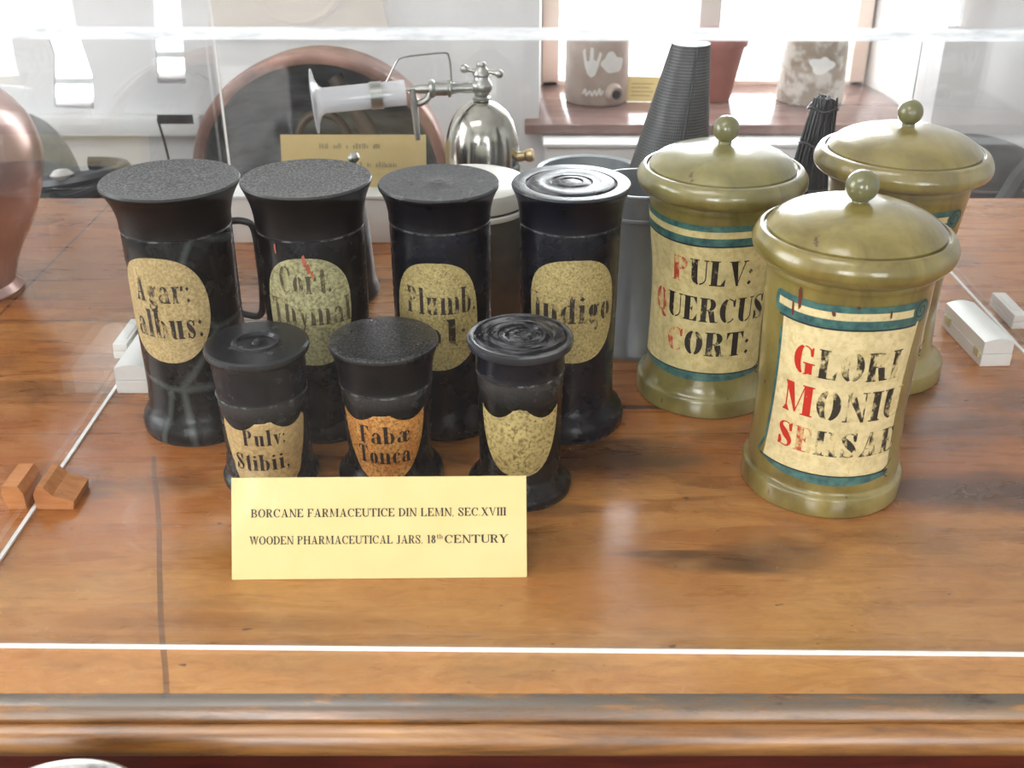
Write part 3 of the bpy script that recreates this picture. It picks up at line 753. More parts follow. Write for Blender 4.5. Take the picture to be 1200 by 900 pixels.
def tall_body(rw, rb, base, z1):
    return [(0, 0)] + [(base - .0012, 0), (base, .003)] + catmull([(base, .003), (base + .0002, .010), (base - .0022, .017), (rb + .0022, .024), (rb + .0006, .034), (rb, .048)], 4)[1:] + \
        [(rb + (rw - rb) * k, .048 + (z1 - .052) * k) for k in (.2, .4, .6, .8, 1)] + [(rw - .0008, z1 - .001), (rw - .0008, z1), (0, z1)]
def tall_lid(rw, rt, z1, z2, top):
    return [(0, z1), (rw - .001, z1), (rw + .0003, z1 + .0012)] + catmull([(rw + .0003, z1 + .0012), (rw + .0004, z1 + (z2 - z1) * .22), (rw + (rt - rw) * .28, z1 + (z2 - z1) * .52), (rw + (rt - rw) * .66, z1 + (z2 - z1) * .76), (rt - .0006, z2 - .0042), (rt, z2 - .002)], 5)[1:] + [(rt - .001, z2 - .0002)] + top(rt, z2)
flat = lambda rt, z: [(rt * .9, z - .0006), (rt * .6, z - .0014), (rt * .3, z - .0016), (.004, z - .0013), (0, z - .0012)]
ringed = lambda rt, z: [(rt - .002, z), (rt * .77, z - .0008), (rt * .755, z - .0022), (rt * .73, z - .0006), (rt * .70, z + .0002), (rt * .5, z + .0002), (rt * .46, z - .0002), (rt * .36, z + .0004), (rt * .33, z - .0008), (rt * .28, z + .0006), (rt * .2, z + .0009), (rt * .17, z - .0003), (rt * .11, z + .0006), (0, z + .0002)]

SEAM = simple('worn_seam', srgb(20, 21, 23), srgb(120, 122, 122), .5, scale=120, lo=.5, hi=.62)
BP = black_paint('black_paint', veins=False); BPv = black_paint('black_paint_veined', (16, 18, 19), veins=True); BPb = black_paint('blue_black_paint', (7, 12, 20))
BL = black_paint('dusty_black_lid', (14, 15, 16), dust=.6, rough=.4); BLb = black_paint('pitted_black_lid', (8, 11, 17), dust=.3, rough=.3); BLr = black_paint('ringed_black_lid', (8, 12, 20), dust=.5, rough=.3, rings=True)
LT = paper('tan_label', (196, 174, 124), (150, 128, 84)); LG = paper('greenish_label', (180, 174, 130), (116, 110, 78), scale=330)
LY = paper('flecked_yellow_label', (190, 172, 116), (128, 110, 64), scale=460); LP = paper('pale_brown_label', (200, 174, 122), (166, 138, 90), scale=300)
LO = paper('orange_label', (214, 160, 88), (132, 82, 34), scale=420, second=(190, 108, 40)); LS = paper('straw_label', (198, 178, 118), (104, 88, 48), scale=330, hi=.55)
IK = ink('faded_black_ink', (40, 34, 28), (170, 150, 104), .55); IKd = ink('dark_ink', (30, 22, 18), (150, 120, 80), .1)

jt = black_jar('medicine_jar', -.293, .914, 'tall black wooden jar with tan oval label reading Agar albus',
    tall_body(.0468, .0462, .0545, .193), tall_lid(.0470, .0587, .1935, .234, flat), BPv, BL,
    oval(-.0255, .1305, .0435, .0495, seed=1), LT, .0473, [('Agar:', -.049, .003, .1385, .0235), ('albus:', -.054, .010, .105, .0265)], IK)
black_jar('medicine_jar', -.177, .914, 'tall black wooden jar with greenish label reading Cort Thymal and a red scar',
    tall_body(.0462, .0450, .0495, .193), tall_lid(.0465, .0556, .1935, .235, flat), black_paint('worn_black_paint', (14, 16, 18)), BL,
    oval(-.0085, .129, .0395, .0500, sq=2.5, seed=2), LG, .0463, [('Cort.', -.032, .014, .147, .0245), ('Thymal', -.043, .030, .1175, .0235)], ink('olive_ink', (74, 66, 46), (160, 152, 104), .6))
black_jar('medicine_jar', -.065, .921, 'tall black wooden jar with flecked label reading Plumb al',
    tall_body(.0440, .0434, .052, .196), tall_lid(.0443, .0522, .1965, .229, lambda rt, z: [(rt * .9, z - .0004), (rt * .5, z - .0010), (rt * .2, z - .0009), (rt * .12, z - .0002), (.002, z + .0003), (0, z - .0004)]), BPb, BLb,
    oval(-.0064, .120, .039, .0512, sq=2.5, seed=3), LY, .044, [('Plumb.', -.033, .031, .1235, .0245), ('al:', -.018, .022, .093, .026)], IK)
black_jar('medicine_jar', .0485, .917, 'tall blue-black wooden jar with ringed lid and label reading Indigo',
    tall_body(.0438, .0424, .0535, .196), tall_lid(.0442, .0513, .1965, .230, ringed), BPb, BLr,
    oval(.0042, .1265, .0400, .0487, sq=2.7, seed=4), LY, .0425, [('Indigo', -.031, .040, .1165, .0262)], IK)

def small_body(rw, rb, base, z1):
    return [(0, 0), (base - .001, 0), (base, .003)] + catmull([(base, .003), (base - .0003, .008), (base - .004, .013), (rb + .0016, .019), (rb, .030)], 4)[1:] + [(rb + (rw - rb) * k, .030 + (z1 - .030) * k) for k in (.25, .5, .75, 1)] + [(0, z1)]
pulv_lid = [(0, .086), (.0362, .086), (.0368, .088), (.0375, .096), (.0383, .106), (.0385, .116), (.0398, .1195), (.0420, .1212), (.0428, .1238), (.0424, .1262), (.0405, .1276), (.030, .1278), (.0205, .1276), (.0185, .1292), (.0165, .1290), (.0150, .1262), (.009, .1256), (.0045, .1266), (.003, .1290), (0, .1296)]
faba_lid = [(0, .094), (.0374, .094), (.0388, .0952), (.0388, .099)] + catmull([(.0388, .099), (.0395, .108), (.0412, .116), (.0436, .123), (.0448, .127)], 4)[1:] + [(.0444, .1292), (.043, .1300), (.030, .1292), (.018, .1296), (0, .1294)]
sh_lid = [(0, .113), (.0352, .113), (.0362, .1145), (.0358, .124), (.0362, .131), (.0395, .1325), (.0422, .1345), (.0430, .1375), (.0424, .1402), (.040, .1416), (.0375, .1412), (.0365, .1402), (.035, .1415), (.027, .1418), (.0258, .1404), (.0245, .1420), (.0185, .1424), (.0172, .1405), (.015, .1412), (.0105, .1400), (.009, .1418), (.0045, .1424), (0, .1408)]
black_jar('medicine_jar', -.2105, .815, 'small black wooden jar with shield label reading Pulv Stibii', small_body(.0368, .0352, .0405, .0855), pulv_lid, black_paint('grey_black_paint', (18, 20, 22)), black_paint('grey_black_lid', (22, 25, 28), rough=.25),
    shield(-.041, .036, .0738, .0790, .0640, .004), LP, .0357, [('Pulv:', -.0205, .0145, .0500, .0150), ('Stibii,', -.030, .016, .0265, .0152)], IKd)
black_jar('medicine_jar', -.107, .817, 'small black wooden jar with orange shield label reading Fabae Tonca', small_body(.0378, .0350, .045, .0935), faba_lid, BP, black_paint('speckled_black_lid', (10, 12, 17), dust=.3, rough=.3),
    shield(-.042, .032, .0775, .0840, .0715, .016), LO, .0352, [('Fabæ', -.0245, .0175, .0510, .0165), ('Tonca', -.0270, .0170, .0315, .0165)], IKd)
black_jar('medicine_jar', .0045, .800, 'small black wooden jar with ringed lid and blank straw-coloured shield label', small_body(.0352, .0338, .044, .1125), sh_lid, BP, black_paint('scuffed_black_lid', (14, 18, 26), dust=.4, rough=.2, rings=True),
    shield(-.035, .035, .0895, .0975, .0825, .0285), LS, .0342, [], IKd)

# ------------------------------------------------------------------ olive lidded jars
OL = olive('olive_varnish'); OLa = olive('olive_varnish_greener', (124, 116, 64), (148, 138, 82), (94, 86, 42)); KN = olive('olive_knob_varnish', (98, 96, 52), (116, 112, 64), (74, 70, 30))
CR = paper('cream_scroll', (236, 216, 164), (216, 194, 136), .4, 160, .55); CRb = paper('yellow_cream_scroll', (224, 208, 150), (202, 182, 120), .5, 160, .55)
TEAL = simple('teal_paint', srgb(30, 78, 82), srgb(78, 122, 112), .4, scale=110); LINE = simple('dark_outline', srgb(24, 30, 34), None, .5)
RED = ink('red_ink', (196, 38, 18), (226, 190, 140), .05); REDf = ink('faded_red_ink', (190, 70, 44), (218, 192, 132), .75); BKf = ink('worn_brown_black_ink', (40, 32, 18), (222, 202, 146), .74, 200); BKo = ink('black_letter_ink', (30, 26, 22), (200, 184, 128), .3)
BRf = ink('worn_brown_ink', (120, 92, 36), (214, 192, 130), .5)

def olive_body(base, rw, rt, zt):
    return [(0, 0), (base - .0012, 0), (base, .0015), (base, .0165), (base - .001, .0182)] + catmull([(base - .001, .0182), (base - .0045, .0215), (rw + .0022, .030), (rw + .0006, .050), (rw, .090), (rw + .001, .130), (rw + (rt - rw) * .55, .165), (rt - .0012, zt - .009), (rt, zt - .0035), (rt, zt)], 5)[1:] + [(0, zt)]
def olive_lid(rn, rl, z0, zm, rs, zs, zd):
    return [(0, z0), (rn, z0), (rn + .001, z0 + .002)] + catmull([(rn + .001, z0 + .002), (rn + .0055, z0 + .0032), (rl - .0018, zm - .0065), (rl, zm - .0005), (rl - .0012, zm + .0048), (rl - .0045, zs - .0012), (rs + .0014, zs)], 6)[1:] + \
        [(rs + .0003, zs - .0026), (rs - .0010, zs - .0026), (rs - .0012, zs + .0008)] + catmull([(rs - .0012, zs + .0008), (rs * .86, zs + (zd - zs) * .42), (rs * .62, zs + (zd - zs) * .74), (rs * .36, zs + (zd - zs) * .93), (rs * .12, zd), (0, zd)], 6)[1:]
def knob(rk, zk, zd):
    pr = [(0, zd - .002), (rk * .55, zd - .002), (rk * .5, zd + .0005)]
    for k in range(3, 19):
        a = math.pi * (1 - k / 18); pr.append((rk * math.sin(a), zk + rk * math.cos(a)))
    return pr

def spiral(c, z, r, turns=1.9, n=40):
    return [(c + r * (1 - i / n * .86) * math.cos(-math.pi / 2 + 2 * math.pi * turns * i / n), z + r * (1 - i / n * .86) * math.sin(-math.pi / 2 + 2 * math.pi * turns * i / n)) for i in range(n + 1)]

def olive_jar(x, y, label, body, lid, kn, mat_b, scroll, r0, cream, lines, sL, sR, zt, zb, curl):
    t0 = empty('lidded_jar', (x, y, 0), face_cam(x, y), label, 'jar', 'olive lidded pharmacy jars')
    obj('body', lathe(body, 128), mat_b, t0, angle=35)
    l = obj('lid', lathe(lid, 128), mat_b, t0, angle=30); obj('knob', lathe(kn, 48), KN, l)
    rf = rfun(body); lab = decal('label', scroll, r0, rf, .0004, cream, t0, outline=True)
    up = lambda s: .0008 * math.sin(s * 60)
    def Z(z): return lambda s: z + up(s)
    P = band(sL - .006, sR - .003, Z(zt + .0085), Z(zt + .0140)) + band(sL - .005, sR - .003, Z(zt - .0050), Z(zt + .0022))
    # the left roll of the scroll and the teal shade along its left edge and bottom
    nb = len(P)
    bt = lambda s: zb + .0006
    P += band(sL - .010, sR - .004, lambda s: zb - .0075 * max(0, 1 - ((s - (sL + sR) / 2) / ((sR - sL) / 2 + .008)) ** 2) - .0006, bt)
    decal('bottom_band', P[nb:], r0, rf, .0007, TEAL, lab); decal('upper_roll_edge', P[:24], r0, rf, .0007, TEAL, lab); decal('lower_roll_edge', P[24:nb], r0, rf, .0007, TEAL, lab)
    decal('cream_roll', band(sL - .006, sR - .003, Z(zt + .0022), Z(zt + .0085)), r0, rf, .0006, cream, lab)
    sp = spiral(sR, zt + .0052, .0095)
    K = band(sL - .004, sR - .004, Z(zt - .0062), Z(zt - .0048)) + ribbon(sp, .0010)
    nk = len(K); K += band(sL - .010, sR - .004, lambda s: zb - .0002, lambda s: zb + .0010)
    le = [(sL - .012, zb + .001)] + [p for p in scroll if p[0] < sL + .0001 and zb + .003 < p[1] < zt - .004][::1]
    le = sorted(le, key=lambda p: p[1]); decal('left_edge', ribbon([(a - .0012, b) for a, b in le], .0026), r0, rf, .00075, TEAL, lab)
    decal('roll_end', oval(sL - .0062, zt + .0045, .0042, .0092, 28, 2, 0), r0, rf, .00055, TEAL, lab, outline=True)
    if curl: K += ribbon([(sR - .012, zb + .0004), (sR - .006, zb + .003), (sR, zb + .009)], .0010) + ribbon([(sR - .006, zb + .003), (sR - .008, zb - .004), (sR - .004, zb - .007)], .0010)
    decal('top_outline', K[:nk], r0, rf, .0009, LINE, lab); decal('bottom_outline', K[nk:], r0, rf, .0009, LINE, lab)
    decal('spiral_ground', oval(sR, zt + .0052, .0092, .0092, 28, 2, 0), r0, rf, .0008, TEAL, lab, outline=True)
    for nm, P, m in lines: decal(nm, P, r0, rf, .0007, m, lab)
    return t0

def scroll_outline(sL, sR, zt, zb, dL, dR):
    o = [(sL + (sR - sL) * i / 12, zt) for i in range(13)]
    o += [(sR - dR * math.sin(math.pi * .5 * k / 8) * (1 - .35 * k / 8), zt + (zb - zt) * k / 8) for k in range(1, 9)]
    sl2 = sL - dL; sr2 = o[-1][0]
    o += [(sr2 + (sl2 - sr2) * i / 12, zb) for i in range(1, 13)]
    o += [(sl2 + (sL - sl2) * (1 - (1 - k / 8) ** 2), zb + (zt - zb) * k / 8) for k in range(1, 8)]
    return o

def line_sets(rows, T=.25, t=.045):
    out = []
    for s, x0, x1, base, cap, parts in rows:
        for nm, m, sel in parts: out.append((nm, text_polys(s, x0, x1, base, cap, T, t, True, only=sel), m))
    return out
first = lambda i: i == 0
rest = lambda i: i > 0
of_body = olive_body(.0665, .0606, .0655, .2005)
olive_jar(.2635, .813, 'olive lidded jar in front with cream scroll label and faded red and black lettering', of_body,
    olive_lid(.0655, .0781, .2005, .2155, .0690, .2265, .2475), knob(.0125, .2595, .2465), OL,
    scroll_outline(-.0455, .0640, .1730, .0380, .0060, .006), .061, CR,
    line_sets([('GLORI', -.0320, .0520, .1240, .0250, [('red_lettering', RED, first), ('black_lettering', BKf, rest)]),
               ('MONIU', -.0380, .0620, .0880, .0265, [('red_lettering', RED, first), ('black_lettering', BKf, rest)]),
               ('SEIISAE', -.0385, .0620, .0560, .0220, [('red_lettering', RED, first), ('faded_red_lettering', REDf, lambda i: i == 1), ('black_lettering', BKf, lambda i: i > 1)])]),
    -.0455, .0640, .1730, .0380, True)
olive_jar(.188, .977, 'olive lidded jar behind with yellowish scroll label reading Pulv Quercus Cort',
    olive_body(.0665, .0566, .0655, .2035), olive_lid(.0655, .0768, .2035, .2160, .0672, .2265, .2465), knob(.0119, .2595, .2455), OLa,
    scroll_outline(-.0790, .0620, .1765, .0440, .004, .006), .058, CRb,
    line_sets([('PULV:', -.0380, .0370, .1325, .0250, [('red_lettering', REDf, first), ('black_lettering', BKo, rest)]),
               ('QUERCUS', -.0600, .0560, .0960, .0240, [('red_lettering', REDf, first), ('black_lettering', BKo, rest)]),
               ('CORT:', -.0400, .0430, .0620, .0240, [('red_lettering', REDf, first), ('black_lettering', BKo, rest)])]),
    -.0790, .0620, .1765, .0440, True)
olive_jar(.366, 1.024, 'olive lidded jar at the right, partly hidden by the jar in front of it',
    olive_body(.0700, .0560, .0665, .2035), olive_lid(.0665, .0816, .2035, .2170, .0712, .2285, .2500), knob(.0116, .2625, .2495), OL,
    scroll_outline(-.050, .0560, .1720, .0420, .004, .004), .056, CR,
    line_sets([('III', .026, .0500, .1150, .022, [('brown_lettering', BRf, None)]), ('III', .024, .0480, .0760, .022, [('brown_lettering', BRf, None)])]),
    -.050, .0560, .1720, .0420, True)

# red scars in the paint of two jars
def chips(parent, name, spots, r0, body, m):
    P = [[(s + w * math.cos(a * 1.0472 + .3) * (.6 + .4 * ((a * 7) % 3) / 2), z + h * math.sin(a * 1.0472 + .3)) for a in range(6)] for s, z, w, h in spots]
    for p in P: decal(name, [p], r0, rfun(body), .0010, m, parent)
jars = [o for o in S.objects if o.name.startswith('medicine_jar')]
cort = [o for o in jars if 'Cort' in o['label']][0]; fro = [o for o in S.objects if 'olive lidded jar in front' in o.get('label', '')][0]
SC = simple('exposed_red_wood', srgb(150, 60, 42), srgb(188, 110, 84), .6, scale=200); SD = simple('dark_red_drip', srgb(104, 40, 26), None, .5)
chips(cort, 'paint_chip', [(-.008, .177, .0022, .006), (-.005, .170, .0026, .005), (-.002, .164, .0018, .004), (-.033, .186, .0014, .005)], .0463, tall_body(.0462, .0450, .053, .193), SC)
chips(fro, 'paint_chip', [(-.032, .186, .0022, .010), (-.037, .176, .0015, .007), (-.006, .180, .0022, .0022), (.034, .181, .0013, .004), (.010, .187, .0022, .0014), (-.062, .100, .0022, .0018)], .061, of_body, SD)

# ------------------------------------------------------------------ yellow tent card
def rot_bm(bm, mtx):
    bmesh.ops.transform(bm, matrix=mtx, verts=bm.verts[:]); return bm
tc = empty('sign_card', (-.1015, .669, 0), R(.8), 'yellow folded sign card with two printed lines in front of the small jars', 'sign')
tilt = R(27.9)
cw, chh = .2216, .0765
Mt = Matrix.Rotation(-tilt, 4, 'X')
bm = B(-cw / 2, cw / 2, 0, .0008, .0004, chh); obj('front_leaf', rot_bm(bm, Mt), M['yellowcard'], tc, smooth=False)
ty, tz = chh * math.sin(tilt), chh * math.cos(tilt)
bl = math.hypot(.028, tz); bt_ = math.atan2(.028, tz)
bm = B(-cw / 2, cw / 2, 0, .0008, 0, bl - .001); obj('back_leaf', rot_bm(bm, Matrix.Translation((0, ty + .028, .0004)) @ Matrix.Rotation(bt_, 4, 'X')), M['yellowcard'], tc, smooth=False)
P = text_polys('BORCANE FARMACEUTICE DIN LEMN, SEC.XVIII', -.0962, .0955, .0470, .0062, .16, .07, track=.05)
P += text_polys('WOODEN PHARMACEUTICAL JARS, 18', -.0972, .0425, .0266, .0062, .16, .07, track=.05)
P += text_polys('th', .0431, .0478, .0300, .0034, .13, .05, track=.05)
P += text_polys('CENTURY', .0490, .0968, .0266, .0062, .16, .07, track=.05)
bm = polys_to_bm(P)
for v in bm.verts: v.co = Mt @ Vector((v.co.x, -.0003, v.co.y))
bm.normal_update()
for f in bm.faces:
    if f.normal.y > 0: f.normal_flip()
NOFLIP.add('lettering'); obj('lettering', bm, M['print'], [c for c in tc.children if c.name.startswith('front_leaf')][0], smooth=False)

# ------------------------------------------------------------------ alarm contacts and wooden blocks
def sensor_big(x, y, rz, label, glue=False):
    s = empty('alarm_sensor', (x, y, 0), rz, label, 'sensor', 'white magnetic alarm sensors')
    pr = [(-.0155, .0145), (.0155, .0145), (.0155, .0275)] + [(.0155 - .031 * k / 8, .0275 + .0035 * math.sin(math.pi * k / 8)) for k in range(1, 8)] + [(-.0155, .0275)]
    obj('cover', prism_y(pr, -.05, .05), M['plastic'], s, smooth=False)
    obj('base', B(-.0160, .0160, -.0505, .0505, .0, .0138, .001), M['plastic'], s, smooth=False)
    if glue:
        obj('glue_patch', B(-.0172, -.0158, -.044, -.032, .007, .016, .0005), M['sensorled'], s); obj('glue_patch', B(-.0172, -.0158, .030, .045, .007, .017, .0005), M['sensorled'], s)
    return s
def sensor_small(x, y, label):
    s = empty('alarm_magnet', (x, y, 0), 0, label, 'sensor', 'small white alarm magnets')
    obj('cover', B(-.0075, .0075, -.032, .032, .0085, .0165, .001), M['plastic'], s); obj('base', B(-.0078, .0078, -.0325, .0325, 0, .008, .0006), M['plastic'], s)
    obj('ridge', B(-.004, .004, -.02, .02, .0165, .0172, .0003), M['plastic'], s)
sensor_big(-.3755, 1.013, 0, 'white alarm sensor box beside the jar labelled Agar')
sensor_big(.4935, 1.072, R(3), 'white alarm sensor box right of the olive jars', True)
sensor_small(-.4115, 1.072, 'small white alarm magnet outside the left panel by the Agar jar')
sensor_small(.5570, 1.145, 'small white alarm magnet outside the panel at the right edge')
tag(obj('wooden_block', prism_y([(-.4175, .0003), (-.4025, .0003), (-.4025, .015), (-.4060, .0225), (-.4190, .0222), (-.4205, .015)], .761, .797), M['block'], smooth=False),
    'reddish wooden block standing outside the left panel of the case', 'block')
tag(obj('wooden_wedge', prism_y([(-.3945, .0003), (-.3640, .0003), (-.3625, .0075), (-.3790, .0135), (-.3855, .0210), (-.3905, .0225), (-.3945, .0150)], .761, .797), M['block'], smooth=False),
    'small reddish wooden wedge just inside the left panel of the case', 'wedge')

# ------------------------------------------------------------------ vessels behind the jars
c = empty('canister', (-.0456, 1.13, 0), 0, 'grey tin canister with pale cream lid behind the Plumb jar', 'canister')
obj('body', lathe([(0, 0), (.058, 0), (.059, .002), (.059, .142), (.0575, .143), (0, .143)], 72), M['canister'], c)
obj('rim_bead', lathe([(.0588, .134), (.0606, .135), (.061, .1375), (.0606, .140), (.0588, .141)], 72, close=True), M['cream'], c)
obj('lid', lathe([(0, .1432), (.0592, .1432), (.0605, .1442), (.0608, .150), (.0612, .1585), (.0606, .1620), (.0575, .1645), (.045, .1675), (.02, .1695), (0, .170)], 72), M['cream'], c)
c = empty('can', (.127, 1.078, 0), 0, 'tall grey metal can with beaded rim between the Indigo jar and the olive jars', 'can')
obj('body', lathe([(0, 0), (.0455, 0), (.046, .002), (.046, .006), (.0452, .007), (.0452, .150), (.0462, .152), (.0462, .1765), (.0450, .1765), (.0445, .155), (.0442, .01), (0, .01)], 72), M['zinc'], c)
obj('rim_bead', lathe([(.0462, .150), (.0474, .151), (.0474, .1535), (.0462, .1545)], 72, close=True), M['zinc'], c)
obj('rim_bead', lathe([(.0450, .1755), (.0478, .1755), (.0484, .177), (.0478, .1785), (.0450, .1785)], 72, close=True), M['zinc'], c)
c = empty('basin', (.096, 1.40, 0), 0, 'open grey metal basin with an ear handle at the back of the case', 'basin')
obj('body', lathe([(0, 0), (.050, 0), (.053, .003), (.064, .088), (.068, .092), (.0672, .0945), (.062, .0925), (.052, .008), (0, .006)], 72), M['zinc'], c)
obj('ear_handle', tube(catmull([(.064, -.012, .074), (.078, -.014, .082), (.084, -.006, .094), (.080, .006, .100), (.070, .012, .094), (.064, .012, .080)], 5), .0042, 10), M['pewter'], c)
c = empty('wire_strainer', (.158, 1.20, 0), 0, 'tall black mesh strainer cone standing behind the Quercus jar', 'strainer')
bm = bmesh.new(); seg = 64; rows = 26; uvl = bm.loops.layers.uv.new('UVMap'); g = []
for j in range(rows + 1):
    t = j / rows; z = .003 + t * .288; rr = .072 - .0515 * t ** .93; ox = .032 * t - .004
    g.append([bm.verts.new((ox + rr * math.sin(2 * math.pi * i / seg), -rr * math.cos(2 * math.pi * i / seg), z)) for i in range(seg)])
for j in range(rows):
    for i in range(seg):
        k = (i + 1) % seg; f = bm.faces.new((g[j][i], g[j][k], g[j + 1][k], g[j + 1][i]))
        for lp, (a, b) in zip(f.loops, ((i, j), (i + 1, j), (i + 1, j + 1), (i, j + 1))): lp[uvl].uv = (a / seg, b / rows)
f = bm.faces.new(g[-1])
obj('mesh_body', bm, M['mesh'], c)
obj('hoop', lathe([(.070, 0), (.0745, 0), (.0745, .008), (.070, .008)], 64, close=True), M['iron'], c)
obj('seam', tube([(.008, -.0725, .006), (.016, -.0465, .15), (.032, -.0212, .290)], .0014, 6), M['iron'], c)
c = empty('twig_whisk', (.362, 1.31, 0), 0, 'black twig whisk standing upright between two olive jars', 'whisk')
bm = bmesh.new(); rnd = random.Random(3)
for k in range(96):
    a = k * 2.39996; q = math.sqrt((k + .5) / 96); rb, rm, rt = .056 * q, .021 * q, .014 * q
    tube(catmull([(rb * math.cos(a), rb * math.sin(a), .002), (.036 * q * math.cos(a), .036 * q * math.sin(a), .07), (rm * math.cos(a) , rm * math.sin(a), .15), (rt * math.cos(a) + .004, rt * math.sin(a), .205 + rnd.uniform(-.004, .004))], 3), .0013, 5, bm)
tw = obj('twigs', bm, M['twig'], c); tw['kind'] = 'stuff'
for z, rr in ((.105, .031), (.155, .0225), (.196, .017)):
    obj('binding', tube([(rr * math.cos(2 * math.pi * i / 24) + .002, rr * math.sin(2 * math.pi * i / 24), z + .002 * math.sin(i)) for i in range(24)], .0016, 6, closed=True), M['twig'], c)
# dark mug behind the Agar jar, iron jug behind the Cort jar
c = empty('mug', (-.342, 1.116, 0), 0, 'dark metal mug with thin loop handle behind the Agar jar', 'mug')
obj('body', lathe([(0, 0), (.040, 0), (.042, .003), (.039, .16), (.041, .172), (.039, .172), (.037, .16), (.039, .006), (0, .005)], 56), M['iron'], c)
obj('handle', tube(catmull([(.038, -.004, .125), (.057, -.008, .127), (.068, -.010, .119), (.070, -.010, .08), (.069, -.010, .038), (.062, -.008, .018), (.038, -.002, .02)], 6), .0038, 10), M['iron'], c)
c = empty('jug', (-.228, 1.215, 0), 0, 'dark iron jug with thumb lift behind the Cort jar', 'jug')
obj('body', lathe([(0, 0), (.066, 0), (.068, .004), (.064, .02), (.060, .08), (.056, .115), (.062, .136), (.064, .142), (.061, .142), (.054, .12), (.056, .02), (0, .01)], 64), M['iron'], c)
obj('thumb_lift', lathe([(0, -.007), (.004, -.006), (.007, 0), (.004, .006), (0, .007)], 20, M=Matrix.Translation((.042, .042, .151)) @ Matrix.Rotation(R(70), 4, 'Y')), M['pewter'], c)
obj('thumb_stem', tube([(.040, .040, .134), (.041, .041, .148)], .003, 8), M['pewter'], c)
obj('spout', tube(catmull([(-.048, -.01, .11), (-.058, -.012, .125), (-.064, -.014, .137), (-.067, -.015, .143)], 4), [.014] * 4 + [.012] * 4 + [.010] * 4 + [.009], 12), M['iron'], c)
# white stand with a tan card at the back of the case
c = empty('display_stand', (-.262, 1.385, 0), 0, 'low white stand at the back of the case behind the Cort jar', 'stand')
obj('block', B(-.115, .115, -.004, .085, 0, .0600, .0015), M['plastic'], c); obj('top_lip', B(-.116, .116, -.006, .002, .0600, .0645, .001), M['plastic'], c)
c = empty('caption_card', (-.213, 1.43, .0605), 0, 'tan caption card with faded lines on the white stand', 'sign')
Mc = Matrix.Rotation(R(-14), 4, 'X')
o = obj('card', rot_bm(B(-.096, .096, 0, .0012, 0, .068), Mc), M['tancard'], c, smooth=False)
bm = bmesh.new(); rnd = random.Random(5)
for z, x0, x1 in ((.050, -.045, .035), (.026, .0, .06)):
    x = x0
    while x < x1:
        w = rnd.uniform(.002, .004); box(bm, x, x + w * .6, -.0006, 0, z, z + rnd.uniform(.004, .007)); x += w + (rnd.random() < .2) * .006
obj('faded_lines', rot_bm(bm, Mc), M['tanprint'], o, smooth=False)

# ------------------------------------------------------------------ steam inhaler
h = empty('steam_inhaler', (-.040, 1.35, 0), 0, 'nickel steam inhaler with domed boiler, tap and horizontal glass mouthpiece', 'inhaler')
obj('stand', lathe([(0, 0), (.055, 0), (.055, .005), (.049, .008), (.047, .09), (.049, .1), (.047, .104), (.0, .104)], 56), M['nickel'], h)
obj('boiler', lathe([(0, .104), (.046, .104), (.0475, .107), (.0475, .116), (.0462, .119)] + catmull([(.0462, .119), (.0458, .135), (.042, .158), (.033, .178), (.018, .191), (.009, .1945)], 6)[1:] + [(.009, .198), (0, .198)], 64), M['nickel'], h)
obj('side_plug', lathe([(0, 0), (.006, 0), (.006, .01), (.007, .011), (.0085, .015), (.007, .020), (0, .021)], 24, M=axis_matrix((.044, -.012, .128), (.07, -.018, .134))), M['brass'], h)
kz = lambda z: .196 + (z - .196) * .74
v = obj('tap', lathe([(r, kz(z)) for r, z in [(0, .196), (.0105, .196), (.011, .199), (.008, .202), (.0085, .205)] + catmull([(.0085, .205), (.0125, .212), (.0128, .221), (.009, .229)], 5)[1:] + [(.0088, .234), (.0105, .236), (.0105, .239), (.007, .246), (.0055, .249), (.0062, .252), (.005, .256), (0, .2575)]], 40), M['pewter'], h)
bm = bmesh.new(); tube([(-.020, .004, .2315), (-.012, .002, .230), (0, 0, .229), (.012, -.002, .2285), (.021, -.004, .2275)], [.0038, .0022, .0045, .0022, .0038], 12, bm)
for x, z in ((-.0205, .2317), (.0215, .2273)): bmesh.ops.create_uvsphere(bm, u_segments=16, v_segments=10, radius=.0052, matrix=Matrix.Translation((x, -.0003 * x / abs(x) * 12, z)))
obj('cross_handle', bm, M['pewter'], v)
arm = [(0, 0), (.006, 0), (.0065, .008), (.0055, .016), (.0075, .026), (.0105, .027), (.0105, .030), (.0085, .031), (.0085, .046), (.0105, .047), (.0112, .050), (.0095, .053), (.0055, .053), (.0055, .064), (.0035, .072), (.0018, .082), (0, .082)]
obj('steam_arm', lathe(arm, 32, M=axis_matrix((-.010, -.002, .2105), (-.10, -.012, .2105))), M['pewter'], h)
obj('drip_tube', tube(catmull([(-.062, -.008, .206), (-.066, -.010, .198), (-.076, -.012, .194), (-.080, -.013, .198)], 5), .0042, 10), M['pewter'], h)
obj('drip_tube', tube([(-.082, -.013, .212), (-.0805, -.013, .190), (-.078, -.013, .150)], [.0035, .0045, .0035], 10), M['pewter'], h)
obj('wire_support', tube(catmull([(-.036, -.004, .205), (-.036, -.004, .230), (-.038, -.004, .247), (-.044, -.005, .252), (-.078, -.010, .250), (-.094, -.012, .2475), (-.100, -.013, .242), (-.116, -.018, .214), (-.122, -.020, .206), (-.123, -.020, .199)], 5), .0012, 6), M['pewter'], h)
p0, p1 = Vector((-.090, -.014, .2075)), Vector((-.187, -.025, .2005)); Lg = (p1 - p0).length
